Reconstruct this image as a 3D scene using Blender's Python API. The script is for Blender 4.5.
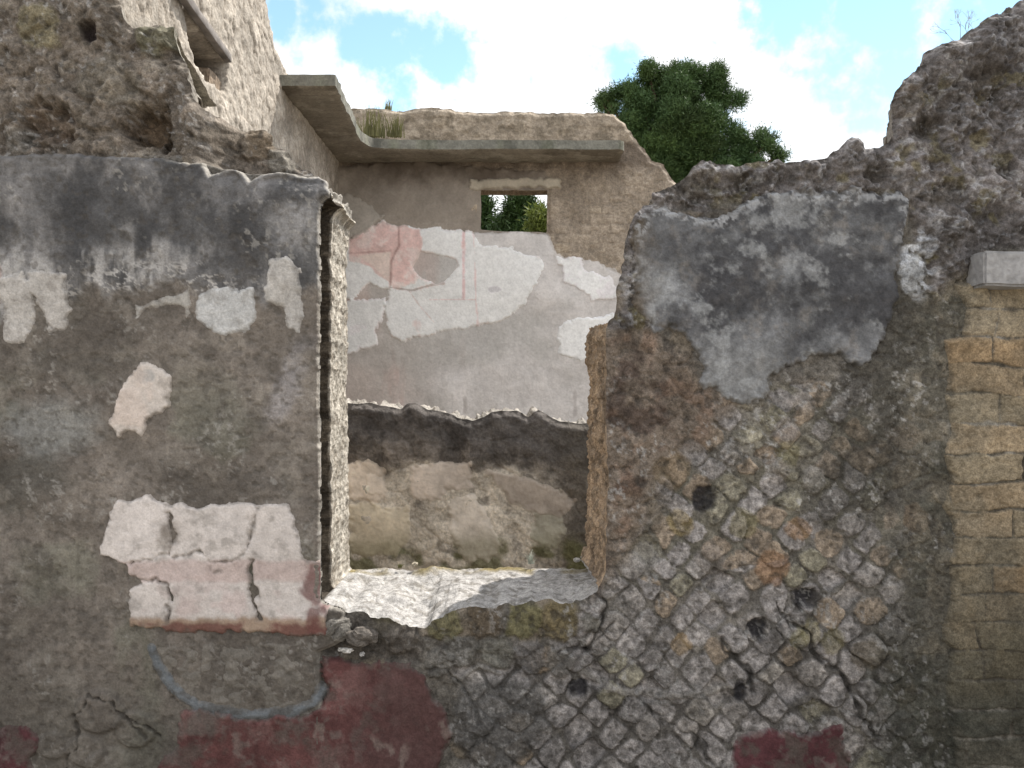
import bpy, math, random
import numpy as np
from mathutils import Vector
random.seed(7); rng = np.random.default_rng(7)
for o in list(bpy.data.objects): bpy.data.objects.remove(o)
SC = bpy.context.scene
COL = SC.collection
# ------------------------------------------------------------------ camera, sky, sun, exposure
F = 900.0            # focal length in pixels of the 1024 wide frame
D0 = 2.4             # camera to the front wall
EYE = 1.6
cam_d = bpy.data.cameras.new('camera'); cam = bpy.data.objects.new('camera', cam_d); COL.objects.link(cam)
cam.location = (0, -D0, EYE); cam.rotation_euler = (math.radians(90), 0, 0)
cam_d.sensor_width = 36; cam_d.lens = F/1024*36; cam_d.clip_start = 0.05; cam_d.clip_end = 5000
SC.camera = cam
AZ, EL = math.radians(46), math.radians(52)
world = bpy.data.worlds.new('World'); SC.world = world; world.use_nodes = True
SC.view_settings.view_transform = 'Standard'; SC.view_settings.look = 'None'
SC.view_settings.exposure = 1.2; SC.view_settings.gamma = 1
sun_d = bpy.data.lights.new('sun', 'SUN'); sun_d.energy = 3.0; sun_d.angle = math.radians(0.5); sun_d.color = (1, .95, .87)
sun = bpy.data.objects.new('sun', sun_d); COL.objects.link(sun)
sdir = Vector((math.sin(AZ)*math.cos(EL), math.cos(AZ)*math.cos(EL), math.sin(EL)))
sun.rotation_euler = sdir.to_track_quat('Z', 'Y').to_euler()

def build_world():
    nt = world.node_tree; nt.nodes.clear(); N = nt.nodes.new; L = nt.links.new
    out = N('ShaderNodeOutputWorld'); bg = N('ShaderNodeBackground'); bg.inputs['Strength'].default_value = 0.1
    L(bg.outputs[0], out.inputs[0])
    sky = N('ShaderNodeTexSky'); sky.sky_type = 'NISHITA'; sky.sun_disc = False
    sky.sun_elevation = EL; sky.sun_rotation = AZ; sky.air_density = 1.0; sky.dust_density = 0.0
    tc = N('ShaderNodeTexCoord')
    nz = N('ShaderNodeTexNoise'); nz.inputs['Scale'].default_value = 17; nz.inputs['Detail'].default_value = 7; nz.inputs['Roughness'].default_value = .58
    L(tc.outputs['Generated'], nz.inputs['Vector'])
    acc = None
    # (px, py, angular radius in degrees): openings of blue in the cloud cover
    for px, py, r in [(350, 46, 2.2), (385, 56, 3.0), (425, 52, 3.4), (455, 42, 2.4), (400, 84, 2.8), (318, 24, 2.4), (285, 18, 1.8), (620, 78, 2.8), (790, 0, 6.5), (880, 10, 9), (830, 60, 4.5), (960, 30, 6), (890, 70, 4),
                      (1250, -200, 22), (100, -500, 20), (-600, 100, 16)]:
        d = Vector((px-512, F, 384-py)).normalized()
        dt = N('ShaderNodeVectorMath'); dt.operation = 'DOT_PRODUCT'; dt.inputs[1].default_value = d
        L(tc.outputs['Generated'], dt.inputs[0])
        ac = N('ShaderNodeMath'); ac.operation = 'ARCCOSINE'; L(dt.outputs['Value'], ac.inputs[0])
        mr = N('ShaderNodeMapRange'); mr.inputs[1].default_value = 0; mr.inputs[2].default_value = math.radians(r)*1.25
        mr.inputs[3].default_value = 1; mr.inputs[4].default_value = 0
        L(ac.outputs[0], mr.inputs[0])
        if acc is None: acc = mr.outputs[0]
        else:
            mx = N('ShaderNodeMath'); mx.operation = 'MAXIMUM'; L(acc, mx.inputs[0]); L(mr.outputs[0], mx.inputs[1]); acc = mx.outputs[0]
    ad = N('ShaderNodeMath'); ad.operation = 'MULTIPLY_ADD'; L(nz.outputs['Fac'], ad.inputs[0]); ad.inputs[1].default_value = 2.6; ad.inputs[2].default_value = -1.33
    sm = N('ShaderNodeMath'); sm.operation = 'ADD'; L(acc, sm.inputs[0]); L(ad.outputs[0], sm.inputs[1])
    rr = N('ShaderNodeMapRange'); rr.interpolation_type = 'SMOOTHSTEP'; rr.inputs[1].default_value = .15; rr.inputs[2].default_value = .75
    L(sm.outputs[0], rr.inputs[0])
    n2 = N('ShaderNodeTexNoise'); n2.inputs['Scale'].default_value = 5; n2.inputs['Detail'].default_value = 6
    L(tc.outputs['Generated'], n2.inputs['Vector'])
    cr = N('ShaderNodeValToRGB'); cr.color_ramp.elements[0].position = .3; cr.color_ramp.elements[1].position = .7
    cr.color_ramp.elements[0].color = (4.7, 4.85, 5.0, 1); cr.color_ramp.elements[1].color = (6.6, 6.6, 6.7, 1)
    L(n2.outputs['Fac'], cr.inputs[0])
    tint = N('ShaderNodeMix'); tint.data_type = 'RGBA'; tint.blend_type = 'MULTIPLY'; tint.inputs[0].default_value = 1
    L(sky.outputs[0], tint.inputs[6]); tint.inputs[7].default_value = (1.12, 1.16, 1.0, 1)
    mixn = N('ShaderNodeMix'); mixn.data_type = 'RGBA'
    L(rr.outputs[0], mixn.inputs[0]); L(cr.outputs[0], mixn.inputs[6]); L(tint.outputs[2], mixn.inputs[7])
    L(mixn.outputs[2], bg.inputs['Color'])
build_world()

# ------------------------------------------------------------------ numpy noise
def _h(xi, yi, s):
    h = (xi.astype(np.int64)*374761393 + yi.astype(np.int64)*668265263 + s*974634777) & 0xffffffff
    h = ((h ^ (h >> 13))*1274126177) & 0xffffffff
    h = ((h ^ (h >> 16))*2246822519) & 0xffffffff
    return ((h ^ (h >> 15)) & 0xffffff)/float(0xffffff)
def vn(x, y, s=0):
    xi = np.floor(x); yi = np.floor(y); fx = x-xi; fy = y-yi
    fx = fx*fx*fx*(fx*(fx*6-15)+10); fy = fy*fy*fy*(fy*(fy*6-15)+10)
    a = _h(xi, yi, s); b = _h(xi+1, yi, s); c = _h(xi, yi+1, s); d = _h(xi+1, yi+1, s)
    return (a+(b-a)*fx)*(1-fy)+(c+(d-c)*fx)*fy
def fbm(x, y, sc, o=4, s=0, rough=.55):        # about -1..1 ; sc = size of the largest feature
    r = 0; a = 1; t = 0; f = 1/sc
    for i in range(o):
        r = r+a*(vn(x*f+i*17.3, y*f-i*9.1, s+i)*2-1); t += a*.75; a *= rough; f *= 2.03
    return r/t
def voro(x, y, sc, s=0, jit=.85):
    x = x/sc; y = y/sc; xi = np.floor(x); yi = np.floor(y)
    f1 = np.full(x.shape, 9.); f2 = f1.copy(); idc = np.zeros(x.shape)
    for i in (-1, 0, 1):
        for j in (-1, 0, 1):
            cx = xi+i; cy = yi+j
            dx = cx+.5+(_h(cx, cy, s)-.5)*jit-x; dy = cy+.5+(_h(cx, cy, s+5)-.5)*jit-y
            d = np.sqrt(dx*dx+dy*dy); near = d < f1
            f2 = np.where(near, f1, np.minimum(f2, d)); idc = np.where(near, _h(cx, cy, s+11), idc); f1 = np.where(near, d, f1)
    return f1, f2, idc
def blur(A, k, it=2):
    for _ in range(it):
        for ax in (0, 1):
            p = np.pad(A, [(k+1, k) if i == ax else (0, 0) for i in (0, 1)], mode='edge').cumsum(ax)
            A = (p.take(range(2*k+1, p.shape[ax]), ax)-p.take(range(0, p.shape[ax]-2*k-1), ax))/(2*k+1)
    return A
def ss(a, b, x):
    t = np.clip((x-a)/(b-a), 0, 1); return t*t*(3-2*t)
def psdf(U, V, poly, margin=40):               # signed distance, positive inside
    P = np.array(poly, float); out = np.full(U.shape, -float(margin))
    m = (U > P[:, 0].min()-margin) & (U < P[:, 0].max()+margin) & (V > P[:, 1].min()-margin) & (V < P[:, 1].max()+margin)
    u = U[m]; v = V[m]; d = np.full(u.shape, 1e9); ins = np.zeros(u.shape, bool); n = len(P)
    for i in range(n):
        ax, ay = P[i]; bx, by = P[(i+1) % n]; ex, ey = bx-ax, by-ay
        t = np.clip(((u-ax)*ex+(v-ay)*ey)/(ex*ex+ey*ey+1e-9), 0, 1)
        d = np.minimum(d, (u-ax-t*ex)**2+(v-ay-t*ey)**2)
        if ay != by:
            c = ((ay > v) != (by > v)) & (u < (bx-ax)*(v-ay)/(by-ay)+ax); ins ^= c
    d = np.sqrt(d); out[m] = np.where(ins, d, -d); return out
def ldist(U, V, line):                         # distance to a polyline
    P = np.array(line, float); d = np.full(U.shape, 1e9)
    for i in range(len(P)-1):
        ax, ay = P[i]; bx, by = P[i+1]; ex, ey = bx-ax, by-ay
        t = np.clip(((U-ax)*ex+(V-ay)*ey)/(ex*ex+ey*ey+1e-9), 0, 1)
        d = np.minimum(d, (U-ax-t*ex)**2+(V-ay-t*ey)**2)
    return np.sqrt(d)
KALB = 0.78
def C(r, g, b):                                # surface colour read off the evenly lit shade side
    a = np.array([(((c/255)+.055)/1.055)**2.4 for c in (r, g, b)])/KALB
    return a.mean()+(a-a.mean())*np.array([.78, .78, .76])
def mixc(base, c, m):
    return base+(c-base)*m[..., None]
def tone(col, n, amt): return col*(1+amt*n)[..., None]

# ------------------------------------------------------------------ mesh helpers
def raw_mesh(name, V, Q, col=None, mat=None, parent=None, tris=False, smooth=True):
    me = bpy.data.meshes.new(name); k = 3 if tris else 4
    V = np.asarray(V, np.float32); Q = np.asarray(Q, np.int32)
    me.vertices.add(len(V)); me.vertices.foreach_set('co', V.ravel())
    me.loops.add(len(Q)*k); me.loops.foreach_set('vertex_index', Q.ravel())
    me.polygons.add(len(Q)); me.polygons.foreach_set('loop_start', np.arange(0, len(Q)*k, k, dtype=np.int32))
    me.polygons.foreach_set('loop_total', np.full(len(Q), k, np.int32))
    me.update(calc_edges=True); me.validate()
    if not smooth: me.shade_flat()
    if col is not None:
        a = me.attributes.new('tint', 'FLOAT_COLOR', 'POINT')
        c4 = np.ones((len(V), 4), np.float32); c4[:, :3] = np.clip(col, .004, .85); a.data.foreach_set('color', c4.ravel())
    o = bpy.data.objects.new(name, me); COL.objects.link(o)
    if mat: me.materials.append(mat)
    if parent: o.parent = parent
    return o
def thing(name, label, cat, loc=(0, 0, 0), group=None):
    o = bpy.data.objects.new(name, None); o['kind'] = 'thing'; COL.objects.link(o); o.location = loc; o.empty_display_size = .2
    o['label'] = label; o['category'] = cat
    if group: o['group'] = group
    return o
def tag(o, label, cat, group=None):
    o['label'] = label; o['category'] = cat
    if group: o['group'] = group
    return o
def front_map(D, base_y=None):
    by = D-D0
    def f(u, v, h):
        return np.stack([(u-512)*D/F, by-h, EYE+(384-v)*D/F], -1)
    return f

def compact(Vx, Q, Cx):
    used = np.unique(Q); remap = np.full(len(Vx), -1, np.int64); remap[used] = np.arange(len(used))
    return Vx[used], remap[Q], Cx[used]

def solid(U, V, S, H, Cc, mapper, depth, mat, parent, name, layers=24, ts=None, side_off=None, side_col=None, side_dir=None, classify=None, step=1.3, flip=False):
    """a slab of masonry: front relief, broken edges running back through the thickness, back face"""
    ny, nx = U.shape
    gy, gx = np.gradient(S); du = np.gradient(U, axis=1); dv = np.gradient(V, axis=0)
    gx = gx/du; gy = gy/dv; gl = np.sqrt(gx*gx+gy*gy)+1e-6
    Sc = (S[:-1, :-1]+S[1:, :-1]+S[:-1, 1:]+S[1:, 1:])/4
    keep = Sc > 0
    idx = np.arange(ny*nx).reshape(ny, nx)
    q = np.stack([idx[:-1, :-1], idx[1:, :-1], idx[1:, 1:], idx[:-1, 1:]], -1)
    Qf = q[keep]
    # boundary edges
    kp = np.pad(keep, 1)
    E = []
    c = kp[1:-1, 1:-1]
    for (a, b, nb) in ((0, 1, kp[1:-1, :-2]), (1, 2, kp[2:, 1:-1]), (2, 3, kp[1:-1, 2:]), (3, 0, kp[:-2, 1:-1])):
        m = c & ~nb; E.append(np.stack([q[m][:, a], q[m][:, b]], -1))
    E = np.concatenate(E)
    u = U.ravel().copy(); v = V.ravel().copy(); s = S.ravel(); bx = np.unique(E)
    G = np.stack([(gx/gl).ravel(), (gy/gl).ravel()], -1)
    mv = np.clip((s/gl.ravel())[bx], -1.6*step, 1.6*step)
    u[bx] -= mv*G[bx, 0]; v[bx] -= mv*G[bx, 1]
    bi = {int(k): i for i, k in enumerate(bx)}; nb = len(bx)
    e = np.array([[bi[int(a)], bi[int(b)]] for a, b in E])
    uv = np.stack([u[bx], v[bx]], -1)
    for _ in range(2):
        ac = uv*2; cn = np.full((nb, 1), 2.); np.add.at(ac, e[:, 0], uv[e[:, 1]]); np.add.at(ac, e[:, 1], uv[e[:, 0]]); np.add.at(cn, e[:, 0], 1); np.add.at(cn, e[:, 1], 1); uv = ac/cn
    u[bx] = uv[:, 0]; v[bx] = uv[:, 1]
    P = mapper(u, v, H.ravel())
    colf = Cc.reshape(-1, 3)
    Vn, Qn, Cn = compact(P, Qf if not flip else Qf[:, ::-1], colf)
    groups = {name: ([Vn], [Qn], [Cn], [len(Vn)])}
    # side strips
    bi = {int(k): i for i, k in enumerate(bx)}; nb = len(bx)
    e = np.array([[bi[int(a)], bi[int(b)]] for a, b in E])
    ub, vb, hb, cb, gb = u[bx], v[bx], H.ravel()[bx], colf[bx], G[bx]
    # average the outward direction along the outline a little
    ga = gb.copy()
    for _ in range(12):
        acc = ga.copy(); np.add.at(acc, e[:, 0], ga[e[:, 1]]); np.add.at(acc, e[:, 1], ga[e[:, 0]])
        ga = acc/(np.linalg.norm(acc, axis=1, keepdims=True)+1e-9)
    if side_dir: ga = side_dir(ub, vb, ga)
    Ls, Cs = [], []
    ts = ts if ts is not None else np.linspace(0, 1, layers+1); layers = len(ts)-1
    for k in range(layers+1):
        t = float(ts[k])
        off = side_off(ub, vb, t) if side_off else np.zeros(nb)
        uu = ub-ga[:, 0]*off; vv = vb-ga[:, 1]*off
        Ls.append(mapper(uu, vv, hb*(1-t)-depth*t)); Cs.append(side_col(ub, vb, t, cb) if side_col else cb)
    Vs = np.concatenate(Ls); Csx = np.concatenate(Cs)
    cls = classify(ub[e].mean(1), vb[e].mean(1)) if classify else np.zeros(len(e), int)
    names = classify.names if classify else [name]
    for ci, nm in enumerate(names):
        ee = e[cls == ci]
        if not len(ee): continue
        Qs = np.concatenate([np.stack([ee[:, 0]+k*nb, ee[:, 0]+(k+1)*nb, ee[:, 1]+(k+1)*nb, ee[:, 1]+k*nb], -1) for k in range(layers)])
        if flip: Qs = Qs[:, ::-1]
        a, b, c_ = compact(Vs, Qs, Csx)
        if nm == name:
            g = groups[name]; g[1].append(b+g[3][0]); g[0].append(a); g[2].append(c_); g[3][0] += len(a)
        else:
            groups.setdefault(nm, ([], [], [], [0])); g = groups[nm]; g[0].append(a); g[1].append(b); g[2].append(c_); g[3][0] += len(a)
    # back face: every 6th grid line
    st = 6
    Ub, Vb, Sb = U[::st, ::st], V[::st, ::st], S[::st, ::st].copy()
    if side_off: Sb = Sb+np.minimum(side_off(Ub, Vb, 1.0), 0)-2
    kb = np.minimum(np.minimum(Sb[:-1, :-1], Sb[1:, :-1]), np.minimum(Sb[:-1, 1:], Sb[1:, 1:])) > 0
    ib = np.arange(Ub.size).reshape(Ub.shape)
    qb = np.stack([ib[:-1, :-1], ib[:-1, 1:], ib[1:, 1:], ib[1:, :-1]], -1)[kb]
    if flip: qb = qb[:, ::-1]
    Pb = mapper(Ub.ravel(), Vb.ravel(), np.full(Ub.size, -depth)+.012*fbm(Ub.ravel(), Vb.ravel(), 40, 3, 91))
    a, b, c_ = compact(Pb, qb, Cc[::st, ::st].reshape(-1, 3))
    g = groups[name]; g[1].append(b+g[3][0]); g[0].append(a); g[2].append(c_)
    res = {}
    for nm, g in groups.items():
        res[nm] = raw_mesh(nm.split('#')[0], np.concatenate(g[0]), np.concatenate(g[1]), np.concatenate(g[2]), mat, parent)
    return res

def outline(keep, q):
    kp = np.pad(keep, 1); c = kp[1:-1, 1:-1]; E = []
    for (a, b, nb) in ((0, 1, kp[1:-1, :-2]), (1, 2, kp[2:, 1:-1]), (2, 3, kp[1:-1, 2:]), (3, 0, kp[:-2, 1:-1])):
        m = c & ~nb; E.append(np.stack([q[m][:, a], q[m][:, b]], -1))
    return np.concatenate(E)
def relax(u, v, E, bx):
    pos = np.full(len(u), -1, np.int64); pos[bx] = np.arange(len(bx)); e = pos[E]
    uv = np.stack([u[bx], v[bx]], -1); nb = len(bx)
    for _ in range(2):
        ac = uv*2; cn = np.full((nb, 1), 2.); np.add.at(ac, e[:, 0], uv[e[:, 1]]); np.add.at(ac, e[:, 1], uv[e[:, 0]]); np.add.at(cn, e[:, 0], 1); np.add.at(cn, e[:, 1], 1); uv = ac/cn
    u[bx] = uv[:, 0]; v[bx] = uv[:, 1]
class Face:                                     # one wall face and the coats of plaster laid on it
    def __init__(s, us, vs, mapper, step, mpp):
        s.bk = 10; s.dampf = None; s.nz = None; s.U, s.V = np.meshgrid(us, vs); s.map = mapper; s.step = step; s.mpp = mpp
        s.H = np.zeros(s.U.shape); s.col = np.zeros(s.U.shape+(3,))
    def coat(s, name, S, t, w, colr, parent, mat, relief=None, label=None, flat=.85):
        """a layer of plaster of thickness t whose broken edge falls to the surface below over w"""
        if s.dampf: colr = s.dampf(colr)  # coats take the same painted fall of light
        colr = mixc(colr, s.col, ss(3.0, -.5, S+2.2*s.nz if s.nz is not None else S)*.6)
        lim = -max(2.5, w)
        k = (S > lim); Wc = (s.W[:-1, :-1]+s.W[1:, :-1]+s.W[:-1, 1:]+s.W[1:, 1:])/4
        Sc = k[:-1, :-1] & k[1:, :-1] & k[:-1, 1:] & k[1:, 1:] & (Wc > 0)
        edge = np.clip(S/w, -1, 1)
        base = s.H+(blur(s.H, s.bk)-s.H)*ss(0, 2*w, S)*flat
        Hn = base+(t+.001)*np.where(edge > 0, np.sqrt(np.clip(edge, 0, 1)), edge)-.0003
        if relief is not None: Hn = Hn+relief*np.clip(edge, 0, 1)
        idx = np.arange(s.U.size).reshape(s.U.shape)
        Q = np.stack([idx[:-1, :-1], idx[1:, :-1], idx[1:, 1:], idx[:-1, 1:]], -1)[Sc]
        P = s.map(s.us.ravel(), s.vs.ravel(), Hn.ravel())
        a, b, c = compact(P, Q, colr.reshape(-1, 3))
        o = raw_mesh(name, a, b, c, mat, parent)
        if label: o['label'] = label
        s.H = np.where(S > 0, np.maximum(Hn, s.H), s.H)
        s.col = np.where((S > 0)[..., None], colr, s.col)
        return o
    def snap(s):
        """grid points pulled onto the wall outline, so coats end exactly on it"""
        gy, gx = np.gradient(s.W); gx = gx/np.gradient(s.U, axis=1); gy = gy/np.gradient(s.V, axis=0); gl = np.sqrt(gx*gx+gy*gy)+1e-6
        d = np.clip(np.minimum(s.W, 0)/gl, -1.6*s.step, 0)
        s.us = s.U-d*gx/gl; s.vs = s.V-d*gy/gl
        Wc = (s.W[:-1, :-1]+s.W[1:, :-1]+s.W[:-1, 1:]+s.W[1:, 1:])/4; idx = np.arange(s.U.size).reshape(s.U.shape)
        q = np.stack([idx[:-1, :-1], idx[1:, :-1], idx[1:, 1:], idx[:-1, 1:]], -1); E = outline(Wc > 0, q); bx = np.unique(E)
        a, b = s.us.ravel().copy(), s.vs.ravel().copy(); gu, gv = (gx/gl).ravel()[bx], (gy/gl).ravel()[bx]
        dd = np.clip((s.W/gl).ravel()[bx], -1.6*s.step, 1.6*s.step)
        a[bx] = s.U.ravel()[bx]-dd*gu; b[bx] = s.V.ravel()[bx]-dd*gv
        relax(a, b, E, bx); s.us = a.reshape(s.U.shape); s.vs = b.reshape(s.U.shape)

# ------------------------------------------------------------------ materials
def stone_mat(name, bump=.5, rough=.92, grain=70, amt=.35, spec=.15):
    m = bpy.data.materials.new(name); m.use_nodes = True; nt = m.node_tree; N = nt.nodes.new; L = nt.links.new
    b = nt.nodes['Principled BSDF']; b.inputs['Roughness'].default_value = rough; b.inputs['Specular IOR Level'].default_value = spec
    at = N('ShaderNodeAttribute'); at.attribute_name = 'tint'; tc = N('ShaderNodeTexCoord')
    n1 = N('ShaderNodeTexNoise'); n1.inputs['Scale'].default_value = grain; n1.inputs['Detail'].default_value = 6; n1.inputs['Roughness'].default_value = .65
    n2 = N('ShaderNodeTexNoise'); n2.inputs['Scale'].default_value = grain*3.3; n2.inputs['Detail'].default_value = 3
    n3 = N('ShaderNodeTexNoise'); n3.inputs['Scale'].default_value = grain*.22; n3.inputs['Detail'].default_value = 5; n3.inputs['Roughness'].default_value = .6
    for n in (n1, n2, n3): L(tc.outputs['Object'], n.inputs['Vector'])
    r = N('ShaderNodeMapRange'); r.inputs[1].default_value = .3; r.inputs[2].default_value = .7; r.inputs[3].default_value = 1-amt; r.inputs[4].default_value = 1+amt
    L(n1.outputs['Fac'], r.inputs[0])
    r3 = N('ShaderNodeMapRange'); r3.inputs[1].default_value = .3; r3.inputs[2].default_value = .7; r3.inputs[3].default_value = 1-amt*.6; r3.inputs[4].default_value = 1+amt*.6
    L(n3.outputs['Fac'], r3.inputs[0])
    mm = N('ShaderNodeMath'); mm.operation = 'MULTIPLY'; L(r.outputs[0], mm.inputs[0]); L(r3.outputs[0], mm.inputs[1])
    r2 = N('ShaderNodeMapRange'); r2.inputs[1].default_value = .32; r2.inputs[2].default_value = .68; r2.inputs[3].default_value = 1-amt*.7; r2.inputs[4].default_value = 1+amt*.7
    L(n2.outputs['Fac'], r2.inputs[0]); m2 = N('ShaderNodeMath'); m2.operation = 'MULTIPLY'; L(mm.outputs[0], m2.inputs[0]); L(r2.outputs[0], m2.inputs[1]); mm = m2
    vm = N('ShaderNodeVectorMath'); vm.operation = 'SCALE'; L(at.outputs['Color'], vm.inputs[0]); L(mm.outputs[0], vm.inputs['Scale'])
    L(vm.outputs[0], b.inputs['Base Color'])
    ad = N('ShaderNodeMath'); ad.operation = 'MULTIPLY_ADD'; L(n2.outputs['Fac'], ad.inputs[0]); ad.inputs[1].default_value = .4; L(n1.outputs['Fac'], ad.inputs[2])
    bp = N('ShaderNodeBump'); bp.inputs['Strength'].default_value = bump; bp.inputs['Distance'].default_value = .006*70/grain
    L(ad.outputs[0], bp.inputs['Height']); L(bp.outputs[0], b.inputs['Normal'])
    return m
M_STONE = stone_mat('weathered_masonry', .7, amt=.38)
M_PLAST = stone_mat('old_plaster', .5, grain=60, amt=.2)
M_WHITE = stone_mat('lime_plaster', .4, grain=60, amt=.13)
M_FAR = stone_mat('far_masonry', .6, grain=26, amt=.28)
M_FARP = stone_mat('far_plaster', .25, grain=20, amt=.1)
M_CONC = stone_mat('concrete', .35, grain=22, amt=.2)
def plain_mat(name, c, rough=.9, scale=8, amt=.3, bump=.3, c2=None):
    m = bpy.data.materials.new(name); m.use_nodes = True; nt = m.node_tree; N = nt.nodes.new; L = nt.links.new
    b = nt.nodes['Principled BSDF']; b.inputs['Roughness'].default_value = rough; b.inputs['Specular IOR Level'].default_value = .2
    tc = N('ShaderNodeTexCoord'); n = N('ShaderNodeTexNoise'); n.inputs['Scale'].default_value = scale; n.inputs['Detail'].default_value = 8
    L(tc.outputs['Object'], n.inputs['Vector'])
    cr = N('ShaderNodeValToRGB'); c2 = c2 or tuple(x*(1+amt*2) for x in c); cr.color_ramp.elements[0].position = .32; cr.color_ramp.elements[1].position = .68
    cr.color_ramp.elements[0].color = tuple(x*(1-amt) for x in c)+(1,); cr.color_ramp.elements[1].color = tuple(c2)+(1,)
    L(n.outputs['Fac'], cr.inputs[0]); L(cr.outputs[0], b.inputs['Base Color'])
    bp = N('ShaderNodeBump'); bp.inputs['Strength'].default_value = bump; bp.inputs['Distance'].default_value = .02; L(n.outputs['Fac'], bp.inputs['Height']); L(bp.outputs[0], b.inputs['Normal'])
    return m

# ------------------------------------------------------------------ ground
def build_ground():
    m = plain_mat('trodden_earth', (.2, .17, .13), .95, 3, .35, .5, (.34, .30, .24))
    me = bpy.data.meshes.new('ground'); n = 60
    us = np.sinh(np.linspace(-7, 7, n))*1.5; X, Y = np.meshgrid(us, us)
    Z = np.where(np.hypot(X, Y) > 12, .25*fbm(X, Y, 30, 3, 5), 0)-.02
    idx = np.arange(n*n).reshape(n, n)
    Q = np.stack([idx[:-1, :-1], idx[:-1, 1:], idx[1:, 1:], idx[1:, :-1]], -1).reshape(-1, 4)
    bpy.data.meshes.remove(me)
    o = raw_mesh('ground', np.stack([X.ravel(), Y.ravel(), Z.ravel()], -1), Q, None, m); o['kind'] = 'structure'
build_ground()

# ------------------------------------------------------------------ FRONT WALL
STEP = 1.25
us = np.concatenate([np.arange(-340, -8, 6.), np.arange(-6, 1030, STEP), np.arange(1034, 1424, 6.)])
vs = np.concatenate([np.arange(-280, -8, 6.), np.arange(-6, 774, STEP), np.arange(778, 992, 6.)])
fw = Face(us, vs, front_map(D0), STEP, D0/F)
U, V = fw.U, fw.V
OUT = [(-400, 1000), (-400, -360), (-150, -230), (0, -150), (60, -80), (100, -30), (114, 0), (122, 17), (132, 24), (150, 22), (161, 25), (172, 25), (177, 52), (184, 66), (190, 92),
       (200, 104), (212, 110), (224, 114), (245, 113), (256, 116), (256, 127), (272, 131), (284, 150), (292, 153), (300, 162), (303, 172), (318, 174), (327, 181), (329, 196), (322, 203),
       (321, 300), (321, 430), (321, 560), (322, 600), (330, 605), (345, 611), (358, 612), (370, 617), (384, 617), (396, 622), (410, 628), (424, 629), (434, 620), (452, 609), (472, 604), (500, 606), (520, 604), (552, 600), (580, 599),
       (597, 592), (605, 575), (607, 500), (606, 400), (607, 330), (611, 322), (617, 318), (619, 303), (615, 291), (621, 268), (627, 235), (634, 214), (645, 205), (655, 203), (652, 193), (668, 186), (684, 178),
       (698, 165), (709, 157), (718, 164), (735, 168), (760, 163), (785, 160), (805, 161), (822, 159), (834, 150), (845, 141), (855, 139), (866, 150), (882, 149), (890, 141), (894, 130), (894, 118), (892, 106),
       (896, 92), (903, 80), (925, 64), (930, 52), (945, 44), (962, 36), (978, 28), (990, 17), (1002, 14), (1008, 6), (1020, 2), (1045, -14), (1120, -40), (1300, -90), (1500, -90), (1500, 1000)]
S0 = psdf(U, V, OUT, 400)
jamb_zone = ss(185, 215, V)*ss(660, 600, V)*ss(300, 318, U)*ss(612, 600, U)
S0 = S0+(fbm(U, V, 22, 4, 3)*3.4+fbm(U, V, 7, 2, 13)*1.2)*(1-jamb_zone)+fbm(U, V, 14, 4, 4)*(1.5+2.2*ss(590, 604, V)*ss(600, 585, U))*jamb_zone
fw.W = S0; fw.snap()
W = fw.W
n_big = fbm(U, V, 160, 4, 21); n_mid = fbm(U, V, 45, 5, 22); n_sm = fbm(U, V, 14, 4, 23); n_fine = fbm(U, V, 5, 3, 24)
warpu = U+fbm(U, V, 40, 3, 31)*8+fbm(U, V, 12, 2, 33)*3; warpv = V+fbm(U, V, 40, 3, 32)*8+fbm(U, V, 12, 2, 34)*3
# --- rubble
f1, f2, cid = voro(warpu, warpv, 30, 1); stone_r = ss(.03, .16, f2-f1)
g1, g2, gid = voro(warpu, warpv, 15, 9); stone_s = ss(.03, .2, g2-g1)
n_pit = ss(.25, .6, fbm(U, V, 7, 3, 25)); n_pat = fbm(U, V, 26, 5, 26, .65)
n_li = fbm(U, V, 6, 3, 28, .7)
H = n_mid*.007+n_sm*.003+stone_r*.004*(.6+.8*cid)+stone_s*.0015+n_fine*.0012-.003*n_pit
col = np.empty(U.shape+(3,)); col[:] = C(97, 92, 85)
col = tone(col, (cid-.5)*stone_r, .35); col = mixc(col, C(112, 98, 78), (cid > .72)*stone_r*.5); col = mixc(col, C(84, 80, 76), (gid > .8)*stone_s*.5)
# --- net-like stonework on the right
ang = math.radians(43)
wu = U+fbm(U, V, 70, 3, 41)*9+fbm(U, V, 20, 2, 43)*1.8; wv = V+fbm(U, V, 70, 3, 42)*9+fbm(U, V, 20, 2, 44)*1.8
a = (wu*math.cos(ang)+wv*math.sin(ang))/26.; b = (-wu*math.sin(ang)+wv*math.cos(ang))/26.
ai, bi_ = np.floor(a), np.floor(b); fa = a-ai-.5+(_h(ai, bi_, 3)-.5)*.13; fb = b-bi_-.5+(_h(ai, bi_, 4)-.5)*.13
sz = .445+.04*_h(ai, bi_, 8); pw = 4
loose = ss(640, 520, V+n_big*40)
dd = (np.abs(fa)**pw+np.abs(fb)**pw)**(1/pw)+n_sm*.05+n_fine*.05+n_pat*.02+loose*ss(-.1, .6, n_pat)*.12
st = ss(sz+.02, sz-.035, dd); r1 = _h(ai, bi_, 1); r2 = _h(ai, bi_, 2); r3 = _h(ai, bi_, 6)
RET = [(445, 640), (470, 655), (560, 640), (600, 600), (625, 545), (655, 510), (655, 460), (690, 415), (760, 404), (800, 378), (862, 385), (885, 450), (900, 520), (905, 600), (915, 700), (915, 800), (915, 1010), (430, 1010), (462, 780), (470, 700)]
sr = psdf(U, V, RET, 60); inR = ss(-14, 16, sr+n_mid*18)
loose = ss(640, 520, V+n_big*40)                                   # upper part is smeared with mortar
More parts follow.
